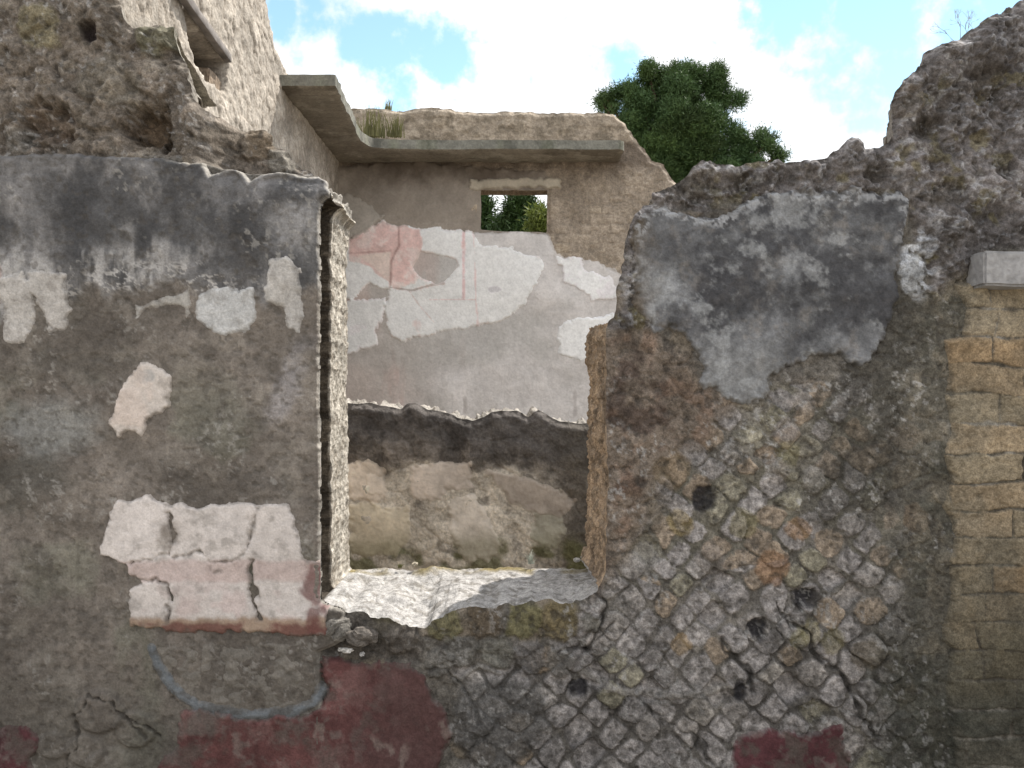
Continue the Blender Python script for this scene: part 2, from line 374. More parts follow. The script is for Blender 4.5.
inR_s = inR*(1-(.15+.25*loose)*ss(.05, .5, fbm(U, V, 75, 4, 48)))
sc_ = np.empty_like(col); sc_[:] = C(130, 125, 123)
sc_ = tone(sc_, (r3-.5), .38)
ochre = (r1 > np.where(loose > .5, .72, .93)); olive = (r2 > np.where(loose > .5, .74, .93)) & ~ochre; pale = (r1 < .14)
sc_ = mixc(sc_, C(134, 114, 86), ochre*.65); sc_ = mixc(sc_, C(118, 113, 88), olive*.7); sc_ = mixc(sc_, C(136, 130, 125), pale*.8)
sc_ = tone(sc_, n_sm, .2); sc_ = tone(sc_, n_fine, .22); sc_ = mixc(sc_, C(76, 72, 68), ss(.25, .55, fbm(U, V, 9, 3, 45, .7))*.5)
rm = np.empty_like(col); rm[:] = C(88, 84, 80); rm = mixc(rm, C(100, 96, 84), loose*.9); rm = tone(rm, n_mid, .2); rm = mixc(rm, C(104, 99, 92), ss(.0, .6, fbm(U, V, 55, 3, 47)))
rc = mixc(rm, sc_, st)
gone = (r3 > .93)
Hr = np.where(gone, -.014*st, .0075*st*(.45+.85*r2)-.0035*n_pat*st)+n_sm*.003+n_mid*.006+n_fine*.0014-.003*n_pit
H = H*(1-inR_s)+Hr*inR_s; col = col*(1-inR_s)[..., None]+rc*inR_s[..., None]
# individual remembered stones and sockets
def spot(px, py, r, c, dh=0.0, asp=1, k=1.0, e=.35, rot=0.0):
    global H, col
    m = (np.abs(U-px) < r*2.4) & (np.abs(V-py) < r*2.4)
    du = (U[m]-px)*math.cos(rot)+(V[m]-py)*math.sin(rot); dv = -(U[m]-px)*math.sin(rot)+(V[m]-py)*math.cos(rot)
    d = ((np.abs(du)/asp)**2.6+np.abs(dv)**2.6)**(1/2.6)/r+n_sm[m]*.3+n_fine[m]*.12+n_mid[m]*.2
    w = ss(1+e/2, 1-e/2, d)
    H[m] = H[m]+dh*w
    if c is not None: col[m] = col[m]+(C(*c)*(1+.25*n_sm[m])[:, None]-col[m])*(w*k)[:, None]
# --- brown mortar mass at the right jamb
JM = [(600, 325), (640, 322), (690, 350), (700, 385), (740, 400), (700, 440), (660, 470), (640, 540), (600, 590), (590, 590), (590, 330)]
sj = psdf(U, V, JM, 40); mj = ss(-8, 12, sj+n_mid*10)
jc = np.empty_like(col); jc[:] = C(108, 96, 84); jc = tone(jc, n_mid, .3); jc = mixc(jc, C(78, 66, 58), ss(.1, .6, fbm(U, V, 30, 4, 51))); jc = mixc(jc, C(112, 90, 74), ss(.2, .7, fbm(U, V, 26, 3, 52))*.6)
col = col+(jc-col)*mj[..., None]; H = H+mj*(.012*fbm(U, V, 34, 4, 53)+.006)
# --- rounded stones under the sill
for (px, py, r, c) in [(386, 625, 17, (86, 82, 60)), (352, 632, 13, (80, 73, 66)), (400, 640, 14, (70, 64, 58)), (445, 622, 16, (98, 93, 62)), (486, 618, 17, (90, 78, 62)), (524, 620, 17, (102, 97, 62)), (562, 620, 18, (104, 92, 60)), (590, 622, 11, (94, 91, 84)),
                      (460, 652, 15, (95, 92, 86)), (497, 652, 15, (98, 96, 88)), (440, 662, 13, (96, 93, 88)), (530, 656, 14, (102, 98, 96)), (560, 660, 14, (99, 95, 90))]:
    spot(px, py, r, c, .013, 1.05, .85)
for (px, py, r, c) in [(773, 568, 15, (140, 101, 62)), (681, 645, 10, (140, 114, 70)), (797, 528, 11, (136, 102, 62)), (680, 522, 11, (134, 116, 70)), (672, 470, 17, (122, 104, 78)), (742, 522, 12, (120, 112, 74)), (810, 632, 13, (118, 110, 74)), (798, 638, 10, (122, 116, 78)),
                      (915, 520, 13, (128, 98, 68)), (832, 640, 13, (112, 104, 68)), (785, 452, 12, (112, 106, 72)), (800, 402, 13, (138, 130, 124)), (784, 428, 13, (144, 136, 132)), (815, 480, 11, (144, 138, 133)), (776, 470, 12, (136, 128, 122)), (898, 548, 11, (90, 88, 84)),
                      (905, 435, 14, (118, 100, 82)), (868, 655, 16, (104, 92, 72)), (890, 655, 14, (100, 90, 72)), (760, 400, 12, (120, 114, 108)), (738, 450, 14, (110, 106, 98)), (712, 560, 14, (118, 110, 104)), (646, 560, 13, (128, 124, 120)), (614, 606, 14, (112, 108, 103))]:
    spot(px, py, r, c, .003, 1, .55, .3, .78)
for (px, py, r, d, asp) in [(703, 499, 11, .008, .9), (805, 598, 11, .035, 1.15), (757, 628, 11, .02, .8), (578, 687, 8, .012, 1.1), (740, 690, 9, .010, .6)]:
    spot(px, py, r, (40, 39, 44), -d, asp, .9, .5)
# diagonal open joint through the stonework
for line, wd, dp in [([(775, 600), (800, 630), (822, 655), (850, 700), (878, 735)], 2.6, .02), ([(556, 655), (590, 650), (612, 620)], 2.2, .014), ([(592, 590), (606, 600), (596, 640), (580, 655)], 2.4, .016),
                     ([(430, 668), (452, 668), (470, 700), (474, 720)], 2.5, .012), ([(720, 640), (735, 660), (748, 690)], 2.3, .014), ([(645, 700), (665, 720), (700, 740), (720, 768)], 2.2, .012)]:
    d = ldist(warpu, warpv, line); m = ss(wd*1.3, wd*.2, d+n_pat*2.5)*ss(-.5, .1, n_mid+.3); H -= m*dp*.6; col = mixc(col, C(58, 55, 52), m*.75)
for line, wd in [([(580, 670), (605, 684), (626, 691), (653, 694), (706, 694), (729, 686)], 4.0), ([(462, 677), (479, 665), (500, 672)], 2.2), ([(700, 590), (715, 578)], 2.5)]:
    d = ldist(U, V, line)+n_fine*.8; m = ss(wd*1.3, wd*.5, d); H += m*.007; col = mixc(col, C(124, 120, 115), m*.75)
# dark lump of mortar under the sill
sd = psdf(U, V, [(455, 685), (500, 672), (545, 690), (552, 725), (530, 760), (480, 768), (455, 740)], 30); m = ss(-6, 8, sd+n_mid*8); col = mixc(col, C(86, 84, 82), m*.85); H += m*(.010+.004*n_mid)
# --- right part of wall beyond the net: worn mortar, greenish and dark
m = ss(860, 930, U+n_mid*25)*ss(180, 260, V); q_ = np.empty_like(col); q_[:] = C(92, 88, 77); q_ = tone(q_, n_mid, .3); q_ = mixc(q_, C(70, 70, 60), ss(.1, .6, fbm(U, V, 38, 4, 61))*.8); q_ = mixc(q_, C(112, 104, 88), ss(.25, .6, fbm(U, V, 24, 4, 62))*.7)
col = mixc(col, q_, m*.75*(1-ss(1400, 1500, U)))
m = ss(600, 720, V+n_mid*40+(U-900)*-.15)*ss(850, 900, U+n_sm*20); col = mixc(col, C(66, 68, 60), m*.7)
m = ss(60, 20, np.abs(U-872+(V-400)*.25+n_mid*22))*ss(230, 300, V)*ss(560, 500, V); col = mixc(col, C(62, 60, 54), m*.65)
# --- cap of the wall, right: rough lichened rock
CAP = [(600, 330), (625, 300), (600, 200), (640, 120), (900, -120), (1500, -200), (1500, 250), (985, 252), (930, 300), (915, 260), (905, 195), (850, 195), (800, 200), (740, 205), (700, 215), (660, 212), (640, 230), (650, 330)]
s_ = psdf(U, V, CAP, 40); m = ss(-6, 10, s_+n_sm*6)
cc = np.empty_like(col); cc[:] = C(102, 97, 96); cc = tone(cc, n_mid, .35)
cc = mixc(cc, C(80, 74, 70), ss(0, .5, fbm(U, V, 40, 4, 71))*.8); cc = mixc(cc, C(152, 150, 152), ss(.22, .5, fbm(U, V, 13, 4, 72))*ss(-.5, .3, n_mid)*.65); cc = mixc(cc, C(104, 96, 62), ss(.35, .6, fbm(U, V, 20, 3, 73))*.6)
col = mixc(col, cc, m)
k1, k2, kid = voro(warpu, warpv, 46, 77)
H = H+m*(.030*fbm(U, V, 50, 6, 74, .62)+.014*ss(.0, .3, k2-k1)*kid+.006*n_sm)
for (px, py, r, c, dh) in [(912, 268, 12, (168, 172, 178), .006), (925, 245, 9, (172, 175, 182), .006), (908, 285, 8, (165, 168, 172), .005), (700, 182, 15, (118, 112, 108), .018), (856, 155, 17, (116, 112, 112), .02), (965, 70, 30, (84, 78, 74), .02), (905, 100, 18, (100, 92, 84), .02), (1000, 40, 22, (96, 92, 92), .022)]:
    spot(px, py, r, c, dh, 1, .6)
for (px, py, r, asp) in [(690, 190, 15, 1.6), (742, 182, 9, 1.5), (876, 175, 9, 1.2), (925, 130, 12, 1.3), (985, 90, 14, 1.2), (945, 195, 12, 1.6), (1000, 170, 12, 1)]:
    spot(px, py, r, (64, 58, 48), -.02, asp, .6, .9)
rk = 1-np.abs(fbm(U, V, 36, 5, 79, .6))*5; H += .010*ss(.2, 1, rk)*ss(-6, 10, s_); col = mixc(col, C(142, 142, 146), ss(.5, .95, rk)*ss(-6, 10, s_)*ss(.0, .3, n_li+.15)*.55)
m = ss(.1, .35, fbm(U, V, 8, 3, 78))*ss(34, 8, np.hypot((U-916)*1.5, (V-262)*.7)); col = mixc(col, C(178, 182, 190), m*.9)
# --- top left rubble above the plaster
TL = [(-500, -500), (400, -500), (400, 172), (250, 172), (180, 158), (-500, 156)]
s_ = psdf(U, V, TL, 60); m = ss(-3, 6, s_)
t1, t2, tid = voro(warpu, warpv, 44, 55); ts = ss(.04, .22, t2-t1)
tcq = np.empty_like(col); tcq[:] = C(104, 95, 85); tcq = tone(tcq, (tid-.5)*ts, .4); tcq = tone(tcq, n_sm, .22); tcq = mixc(tcq, C(84, 76, 67), ss(.0, .5, fbm(U, V, 34, 4, 81))*.6); tcq = mixc(tcq, C(124, 116, 104), ss(.3, .6, fbm(U, V, 22, 4, 82))*.6)
col = mixc(col, tcq, m); H = H+m*(-.012-.15*ss(188, 225, U)+.016*ts*tid+.016*fbm(U, V, 50, 5, 83, .6)+.004*n_sm)
spot(148, 126, 20, (92, 74, 52), -.075, 1.05, .7, .8); spot(46, 126, 22, (92, 76, 62), -.05, 1.15, .6, .8); spot(88, 30, 10, (60, 50, 56), -.04, .9, .7, .6); spot(166, 146, 9, (70, 58, 46), -.05, .8, .6)
spot(40, 24, 22, (128, 121, 88), .008, .9, .55); spot(110, 78, 26, (110, 104, 92), .01, 1.1, .5); spot(18, 140, 14, (116, 110, 102), .006); spot(240, 128, 15, (112, 98, 80), .015)
spot(150, 40, 15, (96, 92, 74), .016); spot(168, 36, 12, (100, 96, 78), .018); spot(268, 150, 14, (112, 106, 96), .014); spot(215, 128, 16, (106, 96, 84), .012)
# rounding of every broken edge
rd = ss(0, 9, W)
H = H-.018*(1-rd)*(1-jamb_zone*.85)
# red-brown stained strip of masonry at foot of the left jamb
m = psdf(U, V, [(322, 600), (345, 612), (420, 628), (418, 662), (325, 655)], 20); m = ss(-4, 5, m+n_sm*4); col = mixc(col, C(82, 76, 70), m*.8); H -= m*.012
col = tone(col, n_pat, .32); col = tone(col, n_fine, .2); col = mixc(col, C(66, 62, 57), n_pit*.55)
col = mixc(col, C(150, 148, 146), ss(.32, .55, n_li)*ss(-.2, .4, n_mid)*.55)
fw.dampf = lambda c: tone(tone(c*.94, ss(470, 760, V+n_mid*50+n_big*60-(U-500)*.10), -.26), ss(780, 960, U+n_mid*60)*ss(330, 620, V+n_big*60), -.22)  # darker toward the foot and lower right: fall of light put into the colour
fw.edge = lambda: fbm(U, V, 9, 3, 27)*1.6
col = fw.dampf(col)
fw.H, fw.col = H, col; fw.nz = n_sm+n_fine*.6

def shade_low(c, V_, U_, M_, B_):  # unused variant of the painted light fall-off toward the foot
    return tone(c*.88, ss(470, 760, V_+M_*50+B_*60+(U_-500)*-.10), -.24)
def front_side_off(u, v, t):
    leftj = (u < 335) & (v > 196) & (v < 612)
    rightj = (u > 596) & (u < 640) & (v > 322) & (v < 592)
    sill = (u > 324) & (u < 600) & (v > 590)
    tt = t*.41*375                                                   # depth in px units
    rough = (fbm(u+v*.83, np.full(u.shape, tt)+v*.2, 26, 4, 101)*5.5+fbm(u-v*.9, np.full(u.shape, tt*1.0), 9, 3, 102)*2.0)*min(1, t*7)
    o = rough-2.5*min(1, t*6)
    gr = (ss(.02, .05, np.float64(t))*float(np.clip((.403-t)/.016, 0, 1)))
    chip = fbm(v*1.0, np.full(u.shape, tt)+u*.1, 7, 3, 103)*3.2+fbm(v*1.0, np.full(u.shape, tt*.3), 45, 3, 104)*3.5; rough = np.where(leftj, rough*.5+chip, rough)
    o = np.where((u > 640) & (v < 330), rough*.7-t*.15*(u-512)*ss(0, 1, np.float64(1)), o)
    o = np.where((u < 325) & (v < 200), rough*.6-t*.10*(512-u), o)
    o = np.where((u > 596) & (u <= 640) & (v < 322), rough*.4-t*24, o)
    o = np.where(leftj, rough*.42-4*min(1, t*12)+3*t-42*gr*ss(196, 212, v)*ss(606, 585, v), o)
    o = np.where(rightj, (chip+rough*.3)*min(1, t*6)+6*t, o)
    o = np.where(sill, (rough*.45+fbm(u, np.full(u.shape, tt), 30, 3, 106)*3)*min(1, t*5)+(v-603)*t+2*min(1, t*12), o)
    return o
def front_side_col(u, v, t, cb):
    n = fbm(u+v*.83, np.full(u.shape, t*150)+v*.2, 30, 4, 111); n2 = fbm(u+v, np.full(u.shape, t*150), 9, 3, 112)
    c = tone(cb*1.0, n, .25)
    c = c*.45+.55*C(140, 134, 124) if t > .02 else c  # broken edges lightened, sunlit rims put into the colour
    leftj = (u < 335) & (v > 190) & (v < 612); rightj = (u > 596) & (u < 640) & (v > 300) & (v < 592); sill = (u > 324) & (u < 600) & (v > 588)
    lj = np.empty_like(c); lj[:] = C(150, 143, 131) if t > .404 else C(62, 55, 46); tq = t*154+min(max((t-.388)/.014, 0), 1)*40; nv = fbm(v, np.full(u.shape, tq), 22, 5, 114, .65); nw = fbm(v, np.full(u.shape, tq), 6, 3, 115); lj = tone(lj, nv, .4); lj = mixc(lj, C(96, 86, 72), ss(.05, .4, nw)*.6); lj = mixc(lj, C(104, 94, 80), ss(.2, .6, n2)*.6)  # slot coloured much darker than the sunlit face, painting its shade
    rj = np.empty_like(c); rj[:] = C(140, 118, 92); rj = tone(rj, nv, .4); rj = mixc(rj, C(102, 90, 76), ss(.0, .4, nw)*.6); rj = mixc(rj, C(88, 74, 60), ss(.1, .5, -nv)*.6)
    sl = np.empty_like(c); sl[:] = C(142, 139, 136); sl = tone(sl, n2, .2); n3 = fbm(u, np.full(u.shape, t*154), 9, 3, 113); sl = mixc(sl, C(92, 86, 76), ss(.15, .6, n3)*.6)
    if t > .84: sl = mixc(sl, C(108, 96, 58), ss(-.5, .3, n)*min(1, (t-.84)*12))
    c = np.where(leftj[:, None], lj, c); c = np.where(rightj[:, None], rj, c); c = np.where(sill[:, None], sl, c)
    return c
def front_dir(u, v, g):
    m = (ss(324, 336, u)*ss(600, 588, u)*ss(592, 598, v)*ss(660, 650, v))[:, None]
    g = g*(1-m)+np.array([0., 1.])*m
    return g/(np.linalg.norm(g, axis=1, keepdims=True)+1e-9)
def classify(u, v):
    r = np.zeros(len(u), int)
    r[(u > 300) & (u < 335) & (v > 207) & (v < 604)] = 1
    r[(u > 590) & (u < 660) & (v > 205) & (v < 592)] = 2
    r[(u > 318) & (u < 606) & (v >= 592) & (v < 680)] = 3
    return r
classify.names = ['masonry', 'jamb#l', 'jamb#r', 'window_sill']
wall_front = thing('ruined_wall', 'nearest ruined wall with a window gap between grey plaster and diamond stonework', 'wall', (0, 0, 0))
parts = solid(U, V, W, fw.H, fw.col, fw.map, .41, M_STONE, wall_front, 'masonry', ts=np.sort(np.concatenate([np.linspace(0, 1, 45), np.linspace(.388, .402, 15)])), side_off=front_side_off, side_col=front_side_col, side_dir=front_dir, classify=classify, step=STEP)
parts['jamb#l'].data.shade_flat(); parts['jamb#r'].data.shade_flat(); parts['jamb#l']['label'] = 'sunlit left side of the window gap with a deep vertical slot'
parts['jamb#r']['label'] = 'ochre mortar right side of the window gap'
parts['window_sill']['label'] = 'rough pale mortar sill, sunlit on the left half'
parts['masonry']['label'] = 'rubble and diamond-set stone masonry'

# --- block pier at the right edge
def courses(U, V, y0, hgt, x0, seed, lmin=58, lmax=84):
    r = np.floor((V-y0)/hgt); fv = (V-y0)/hgt-r
    L = lmin+(lmax-lmin)*_h(r, r*0+3, seed); off = _h(r, r*0+7, seed)*L
    k = np.floor((U-x0+off)/L); fu = ((U-x0+off)/L-k)*L
    e = np.minimum(np.minimum(fu, L-fu), np.minimum(fv*hgt, (1-fv)*hgt))
    return r, k, e
BR = [(952, 284), (975, 282), (1500, 282), (1500, 1010), (950, 1010), (955, 760), (945, 700), (950, 650), (940, 640), (952, 592), (948, 560), (955, 536), (944, 508), (950, 480), (944, 455), (952, 425), (944, 396), (950, 367), (943, 340), (962, 336), (966, 308), (960, 300)]
s_ = psdf(U, V, BR, 40)+n_sm*2.5
vv = V+fbm(U, V, 80, 3, 120)*3.5+fbm(U, V, 18, 2, 122)*1.2; uu = U+fbm(U, V, 60, 3, 121)*5
r, k, e = courses(uu, vv, 281, 28.4, 945, 5, 72, 140)
bs = ss(.2, 2.0, e+n_sm*1.6+n_fine*.8); h1 = _h(r, k, 61); h2 = _h(r, k, 62); h3 = _h(r, k, 63)
bc = np.empty_like(col); bc[:] = C(142, 124, 96); bc = tone(bc, h1-.5, .5); bc = mixc(bc, C(140, 116, 82), (h2 > .6)*.8); bc = mixc(bc, C(126, 116, 94), (h3 > .6)*.6)
bc = mixc(bc, C(128, 118, 98), ss(350, 325, V)*.8); bc = tone(bc, n_sm, .14); bc = tone(bc, n_mid, .15)
low = ss(560, 660, V+n_mid*25); bc = mixc(bc, C(86, 82, 66), low*.8); bc = mixc(bc, C(60, 63, 58), ss(640, 740, V+n_mid*30)*.8)
bm = mixc(np.broadcast_to(C(88, 82, 72), bc.shape).copy(), C(152, 148, 140), ss(.1, .4, n_mid)*.6)
bcol = mixc(bm, bc, bs)
wear = ss(.05, .6, fbm(U, V, 60, 4, 66)+low*.45)
fw.coat('block_masonry', s_, .008, 4, mixc(tone(bcol, n_pat, .2), C(100, 95, 82), wear*.5), wall_front, M_STONE, relief=.007*bs*(.5+h2)*(1-.5*wear)-.002*n_pit+.005*n_mid+.002*n_sm, label='courses of ochre tufa blocks at the right edge')

# --- thick grey-brown render left of the window
LR = [(-500, 158), (0, 157), (60, 154), (120, 158), (165, 160), (182, 164), (205, 163), (212, 176), (222, 170), (236, 168), (246, 175), (252, 183), (262, 176), (285, 173), (300, 176), (322, 176), (345, 180), (345, 640),
      (330, 648), (321, 650), (321, 690), (324, 700), (330, 1010), (-500, 1010)]
s_ = psdf(U, V, LR, 60)+np.where(V < 200, n_sm*1.2+.8*n_mid, n_sm*1.0)*np.where(U > 312, .35, 1)
s_ = np.minimum(s_, np.maximum(W, 0)*2.2)
lc = np.empty_like(col); lc[:] = C(108, 100, 92); lc = tone(lc, n_mid, .16); lc = tone(lc, n_big, .12)
lc = mixc(lc, C(92, 84, 77), ss(.0, .7, fbm(U, V, 90, 4, 131))*.7); lc = mixc(lc, C(124, 118, 108), ss(.2, .7, fbm(U, V, 60, 5, 132))*.5)
lc = mixc(lc, C(104, 104, 90), ss(.1, .6, fbm(U, V, 70, 4, 133))*.5*ss(330, 420, V))
d = np.hypot((U-60-(V-420)*-.4)/60, (V-425)/38)+n_mid*.35; lc = mixc(lc, C(134, 136, 134), ss(1.05, .5, d)*.6)
d = np.hypot((U-30)/60, (V-480)/30)+n_mid*.4; lc = mixc(lc, C(76, 76, 70), ss(1.1, .5, d)*.5)
lc = mixc(lc, C(132, 128, 130), ss(18, 6, np.abs(U-290+(V-385)*.35)+n_sm*6)*ss(330, 350, V)*ss(430, 410, V)*.55)
lc = tone(lc, fbm(U, V, 120, 3, 139), .25); lc = tone(lc, fbm(U, V, 60, 6, 149, .6), .25); lc = mixc(lc, C(82, 76, 70), ss(.1, .5, fbm(U, V, 44, 6, 143, .65))*.55); lc = mixc(lc, C(130, 122, 112), ss(.15, .5, fbm(U, V, 38, 6, 144, .65))*.4)
# weathered upper band: dark grey wash with pale runs
edge_v = 292+18*fbm(U, V*0, 55, 3, 135)+10*fbm(U, V, 14, 3, 136)+22*ss(60, 0, U)
band = ss(6, -10, V-edge_v)
streak = fbm(U, V*.22, 26, 5, 137)
uc = np.empty_like(col); uc[:] = C(108, 106, 106); uc = tone(uc, streak, .34); uc = tone(uc, n_pat, .2); uc = mixc(uc, C(142, 140, 138), ss(.1, .6, streak)*ss(200, 270, V+n_mid*20)*.8); uc = mixc(uc, C(76, 75, 76), ss(.15, .6, fbm(U, V*.5, 40, 4, 138))*ss(300, 200, V)*.75)
uc = mixc(uc, C(70, 68, 68), ss(1.1, .5, np.hypot((U-250)/20, (V-245)/52)+n_mid*.25)*.8)
nb6 = fbm(U, V*.6, 46, 6, 145, .65)
uc = mixc(uc, C(62, 62, 64), ss(-.25, .3, nb6+ss(95, 40, np.hypot((U-130)*.7, (V-215)*1.9))*.35-.15)*.75)
rg = 1-np.abs(fbm(U+V*.9, V*1.7-U*.6, 17, 4, 146))*4.2
uc = mixc(uc, C(172, 168, 164), ss(.4, .75, rg)*ss(62, 30, np.hypot((U-150)*.55, (V-292)*1.5)+n_mid*10)*.75)
uc = mixc(uc, C(162, 159, 157), ss(-.15, .25, fbm(U*1.2, V*.3, 30, 5, 147, .62))*ss(220, 270, V+n_mid*30)*ss(245, 225, U)*.75)
uc = mixc(uc, C(150, 148, 148), ss(22, 8, np.abs(U-292+n_sm*6))*ss(200, 215, V)*ss(262, 240, V)*.55)
d = np.abs(U-258+(V-180)*.05)+n_sm*3; uc = mixc(uc, C(92, 88, 80), ss(9, 3, d)*ss(190, 170, V)*.0)
lc = mixc(lc, uc, band)
pink = ss(14, 4, np.hypot((U-0)*1.4, (V-280)*.4)+n_sm*4); lc = mixc(lc, C(176, 132, 120), pink*.8)
lc = mixc(lc, C(96, 92, 84), ss(640, 760, V+n_mid*30)*.35)
rl = .005*n_mid+.0016*n_sm+.0008*n_fine+.004*band-.0022*n_pit*(1-.5*band); lc = tone(lc, n_pat, .17); lc = mixc(lc, C(80, 75, 69), n_pit*.45); lc = tone(lc, n_fine, .07); lc = mixc(lc, C(150, 146, 140), ss(.34, .55, n_li)*ss(-.1, .4, n_mid)*.45)
# lumps and cracks bottom left
for (px, py, r_, dh) in [(105, 708, 26, .012), (140, 725, 22, .012), (92, 745, 20, .012), (60, 740, 16, .008), (115, 760, 22, .008)]:
    d = np.hypot(U-px, (V-py)*1.15)/r_+n_sm*.12; rl = rl+dh*ss(1.05, .8, d)
ck = np.full(U.shape, 99.)
for line in [[(78, 745), (76, 712), (92, 693), (118, 694), (134, 712), (148, 722), (160, 730)], [(120, 694), (134, 716), (150, 735)], [(70, 768), (78, 745)], [(176, 690), (182, 700)]]:
    ck = np.minimum(ck, ldist(warpu, warpv, line))
cm = ss(1.7, .4, ck+n_fine*1.2+n_pat*1.5); rl = rl-.008*cm; lc = mixc(lc, C(60, 56, 51), cm*.6)
# vertical cut in the render beside the gap
d = np.abs(U-252+n_sm*2.5-ss(200, 180, V)*3); cm = ss(4, 1, d)*ss(205, 185, V)*ss(160, 172, V); rl = rl-.012*cm
rim = ss(3.6, 1.2, s_+n_fine)*ss(150, 200, U); lc = mixc(lc, C(168, 162, 152), rim*.8)  # pale fresh break, also painting the sunlit look of the rim
fw.coat('plaster_layer', s_, .026, 4.5, lc, wall_front, M_PLAST, relief=rl, label='thick grey-brown plaster coat left of the window gap, dark-stained along its top')
# pocket below the white remnant: sunk, filled with lumpy mortar
PK = [(163, 645), (190, 641), (250, 640), (300, 641), (318, 648), (322, 672), (316, 692), (285, 705), (245, 706), (205, 697), (180, 682), (166, 664)]
sp = psdf(U, V, PK, 40)+n_sm*1.5
pc = np.empty_like(col); pc[:] = C(112, 106, 98); w1, w2, wid = voro(warpu, warpv, 13, 140); pc = tone(pc, n_sm, .25)
fw.coat('mortar_fill', sp, .004, 5, mixc(pc, C(84, 78, 72), ss(.1, .5, -fbm(U, V, 13, 3, 141))*.6), wall_front, M_PLAST, relief=.003*ss(0, .4, w2-w1)*wid+.007*fbm(U, V, 13, 3, 141)+.003*n_sm-.006, label='lumpy mortar filling a rounded pocket')
rimd = ldist(U, V, [(157, 645), (163, 662), (176, 683), (202, 702), (246, 711), (287, 710), (316, 700), (324, 688)])+n_sm*1.2
fw.coat('mortar_rim', 5.5-rimd+n_pat*3, .007, 5, mixc(np.broadcast_to(C(104, 109, 114), col.shape).copy(), C(90, 90, 90), ss(-.05, .4, n_sm+n_pat)), wall_front, M_PLAST, label='bluish rim of mortar curving under the pocket')

def poly_coat(name, poly, t, w, c, label, mat=M_WHITE, rag=1.6, extra=None, relief=None, mid=1.5):
    s = psdf(U, V, poly, 30)+n_sm*rag+n_mid*mid+n_fine*.7
    s = s+n_pat*2.4+fw.edge(); cl = np.empty_like(col); cl[:] = C(*c); cl = tone(cl, n_pat, .12); cl = tone(cl, n_mid, .08); cl = mixc(cl, C(122, 115, 108), ss(.05, .7, fbm(U, V, 12, 4, 190, .65))*.45)
    if extra: s, cl = extra(s, cl)
    return fw.coat(name, s, t, w, cl, wall_front, mat, relief=relief if relief is not None else .0015*n_mid+.0006*n_sm, label=label)
def ex(s, cl):
    cl = mixc(cl, C(150, 150, 150), ss(1, .4, np.hypot((U-152)/12, (V-376)/9)+n_sm*.3)*.7); return s, mixc(cl, C(190, 172, 160), ss(.1, .5, n_mid)*.6)
poly_coat('plaster_fragment', [(146, 363), (166, 369), (175, 379), (174, 406), (166, 414), (154, 418), (151, 429), (145, 435), (135, 429), (122, 438), (113, 423), (125, 402), (132, 379)], .006, 2.5, (186, 176, 168), 'small tooth-shaped white plaster fragment alone on the grey coat', extra=ex)
def ex(s, cl):
    cr = np.full(U.shape, 99.)
    for line in [[(134, 560), (175, 553), (182, 535), (178, 510)], [(182, 556), (205, 552), (218, 565), (245, 560), (256, 530), (262, 505)], [(134, 580), (150, 582), (158, 578)], [(158, 578), (172, 583), (168, 600), (166, 618)], [(218, 565), (222, 575)], [(256, 560), (258, 620)]]:
        cr = np.minimum(cr, ldist(warpu, warpv, line))
    s = np.minimum(s, cr*1.0-.45+n_fine*.7+n_pat*2.2+n_mid*1.0)
    cl = mixc(cl, C(118, 108, 98), ss(1.1, .3, np.hypot((U-172)/17, (V-530)/17)+n_sm*.45)*.8)
    cl = mixc(cl, C(178, 152, 146), ss(5, 0, np.abs(V-568)-8+n_sm*3)*.6)
    cl = mixc(cl, C(184, 160, 156), ss(0, .6, fbm(U, V, 24, 3, 151))*ss(560, 600, V)*.5)
    cl = mixc(cl, C(142, 114, 84), ss(611, 617, V+n_sm*3)*.8); cl = mixc(cl, C(108, 66, 58), ss(616, 621, V+n_sm*4)*ss(-.6, .1, n_pat)*.85)
    cl = mixc(cl, C(106, 64, 58), ss(304, 312, U+n_sm*6+n_pat*5)*ss(552, 566, V+n_pat*6)*ss(-.7, .1, n_pat)*.8)
    return s, cl
poly_coat('plaster_remnant', [(105, 553), (109, 528), (115, 512), (124, 499), (140, 498), (155, 493), (171, 505), (186, 502), (200, 506), (233, 500), (264, 503), (291, 503), (299, 520), (303, 545), (306, 558), (330, 558), (330, 632), (290, 630), (240, 628), (180, 627), (133, 624), (134, 600), (133, 586), (146, 580), (134, 574), (134, 560), (118, 557)],
          .007, 2.5, (192, 183, 178), 'large cracked whitish plaster remnant edged with a red-brown stripe', extra=ex)
for i, (pl, c, lb) in enumerate([([(200, 296), (214, 288), (236, 290), (256, 293), (259, 318), (250, 334), (224, 335), (205, 328), (198, 316)], (168, 168, 168), 'squarish pale grey plaster fragment'),
                      ([(273, 262), (290, 261), (303, 275), (306, 310), (303, 335), (291, 330), (285, 310), (270, 303)], (164, 160, 156), 'upright pale plaster fragment close to the window gap'),
                      ([(4, 280), (30, 272), (36, 290), (43, 318), (28, 342), (12, 340), (6, 312)], (166, 161, 156), 'long pale plaster tongue at the left edge'),
                      ([(36, 272), (72, 276), (78, 310), (72, 332), (58, 334), (50, 316), (40, 292)], (162, 157, 152), 'second pale plaster tongue hanging from the dark band'),
                      ([(140, 306), (160, 300), (185, 296), (194, 285), (196, 316), (190, 318), (186, 306), (164, 308), (142, 318)], (156, 152, 146), 'thin pale streaky plaster shred'),
                      ([(80, 316), (88, 310), (76, 336), (74, 330)], (150, 146, 140), 'tiny pale plaster shred')]):
    poly_coat('plaster_fragment', pl, .003, 3, c, lb, mat=M_PLAST, rag=3.2, mid=4)
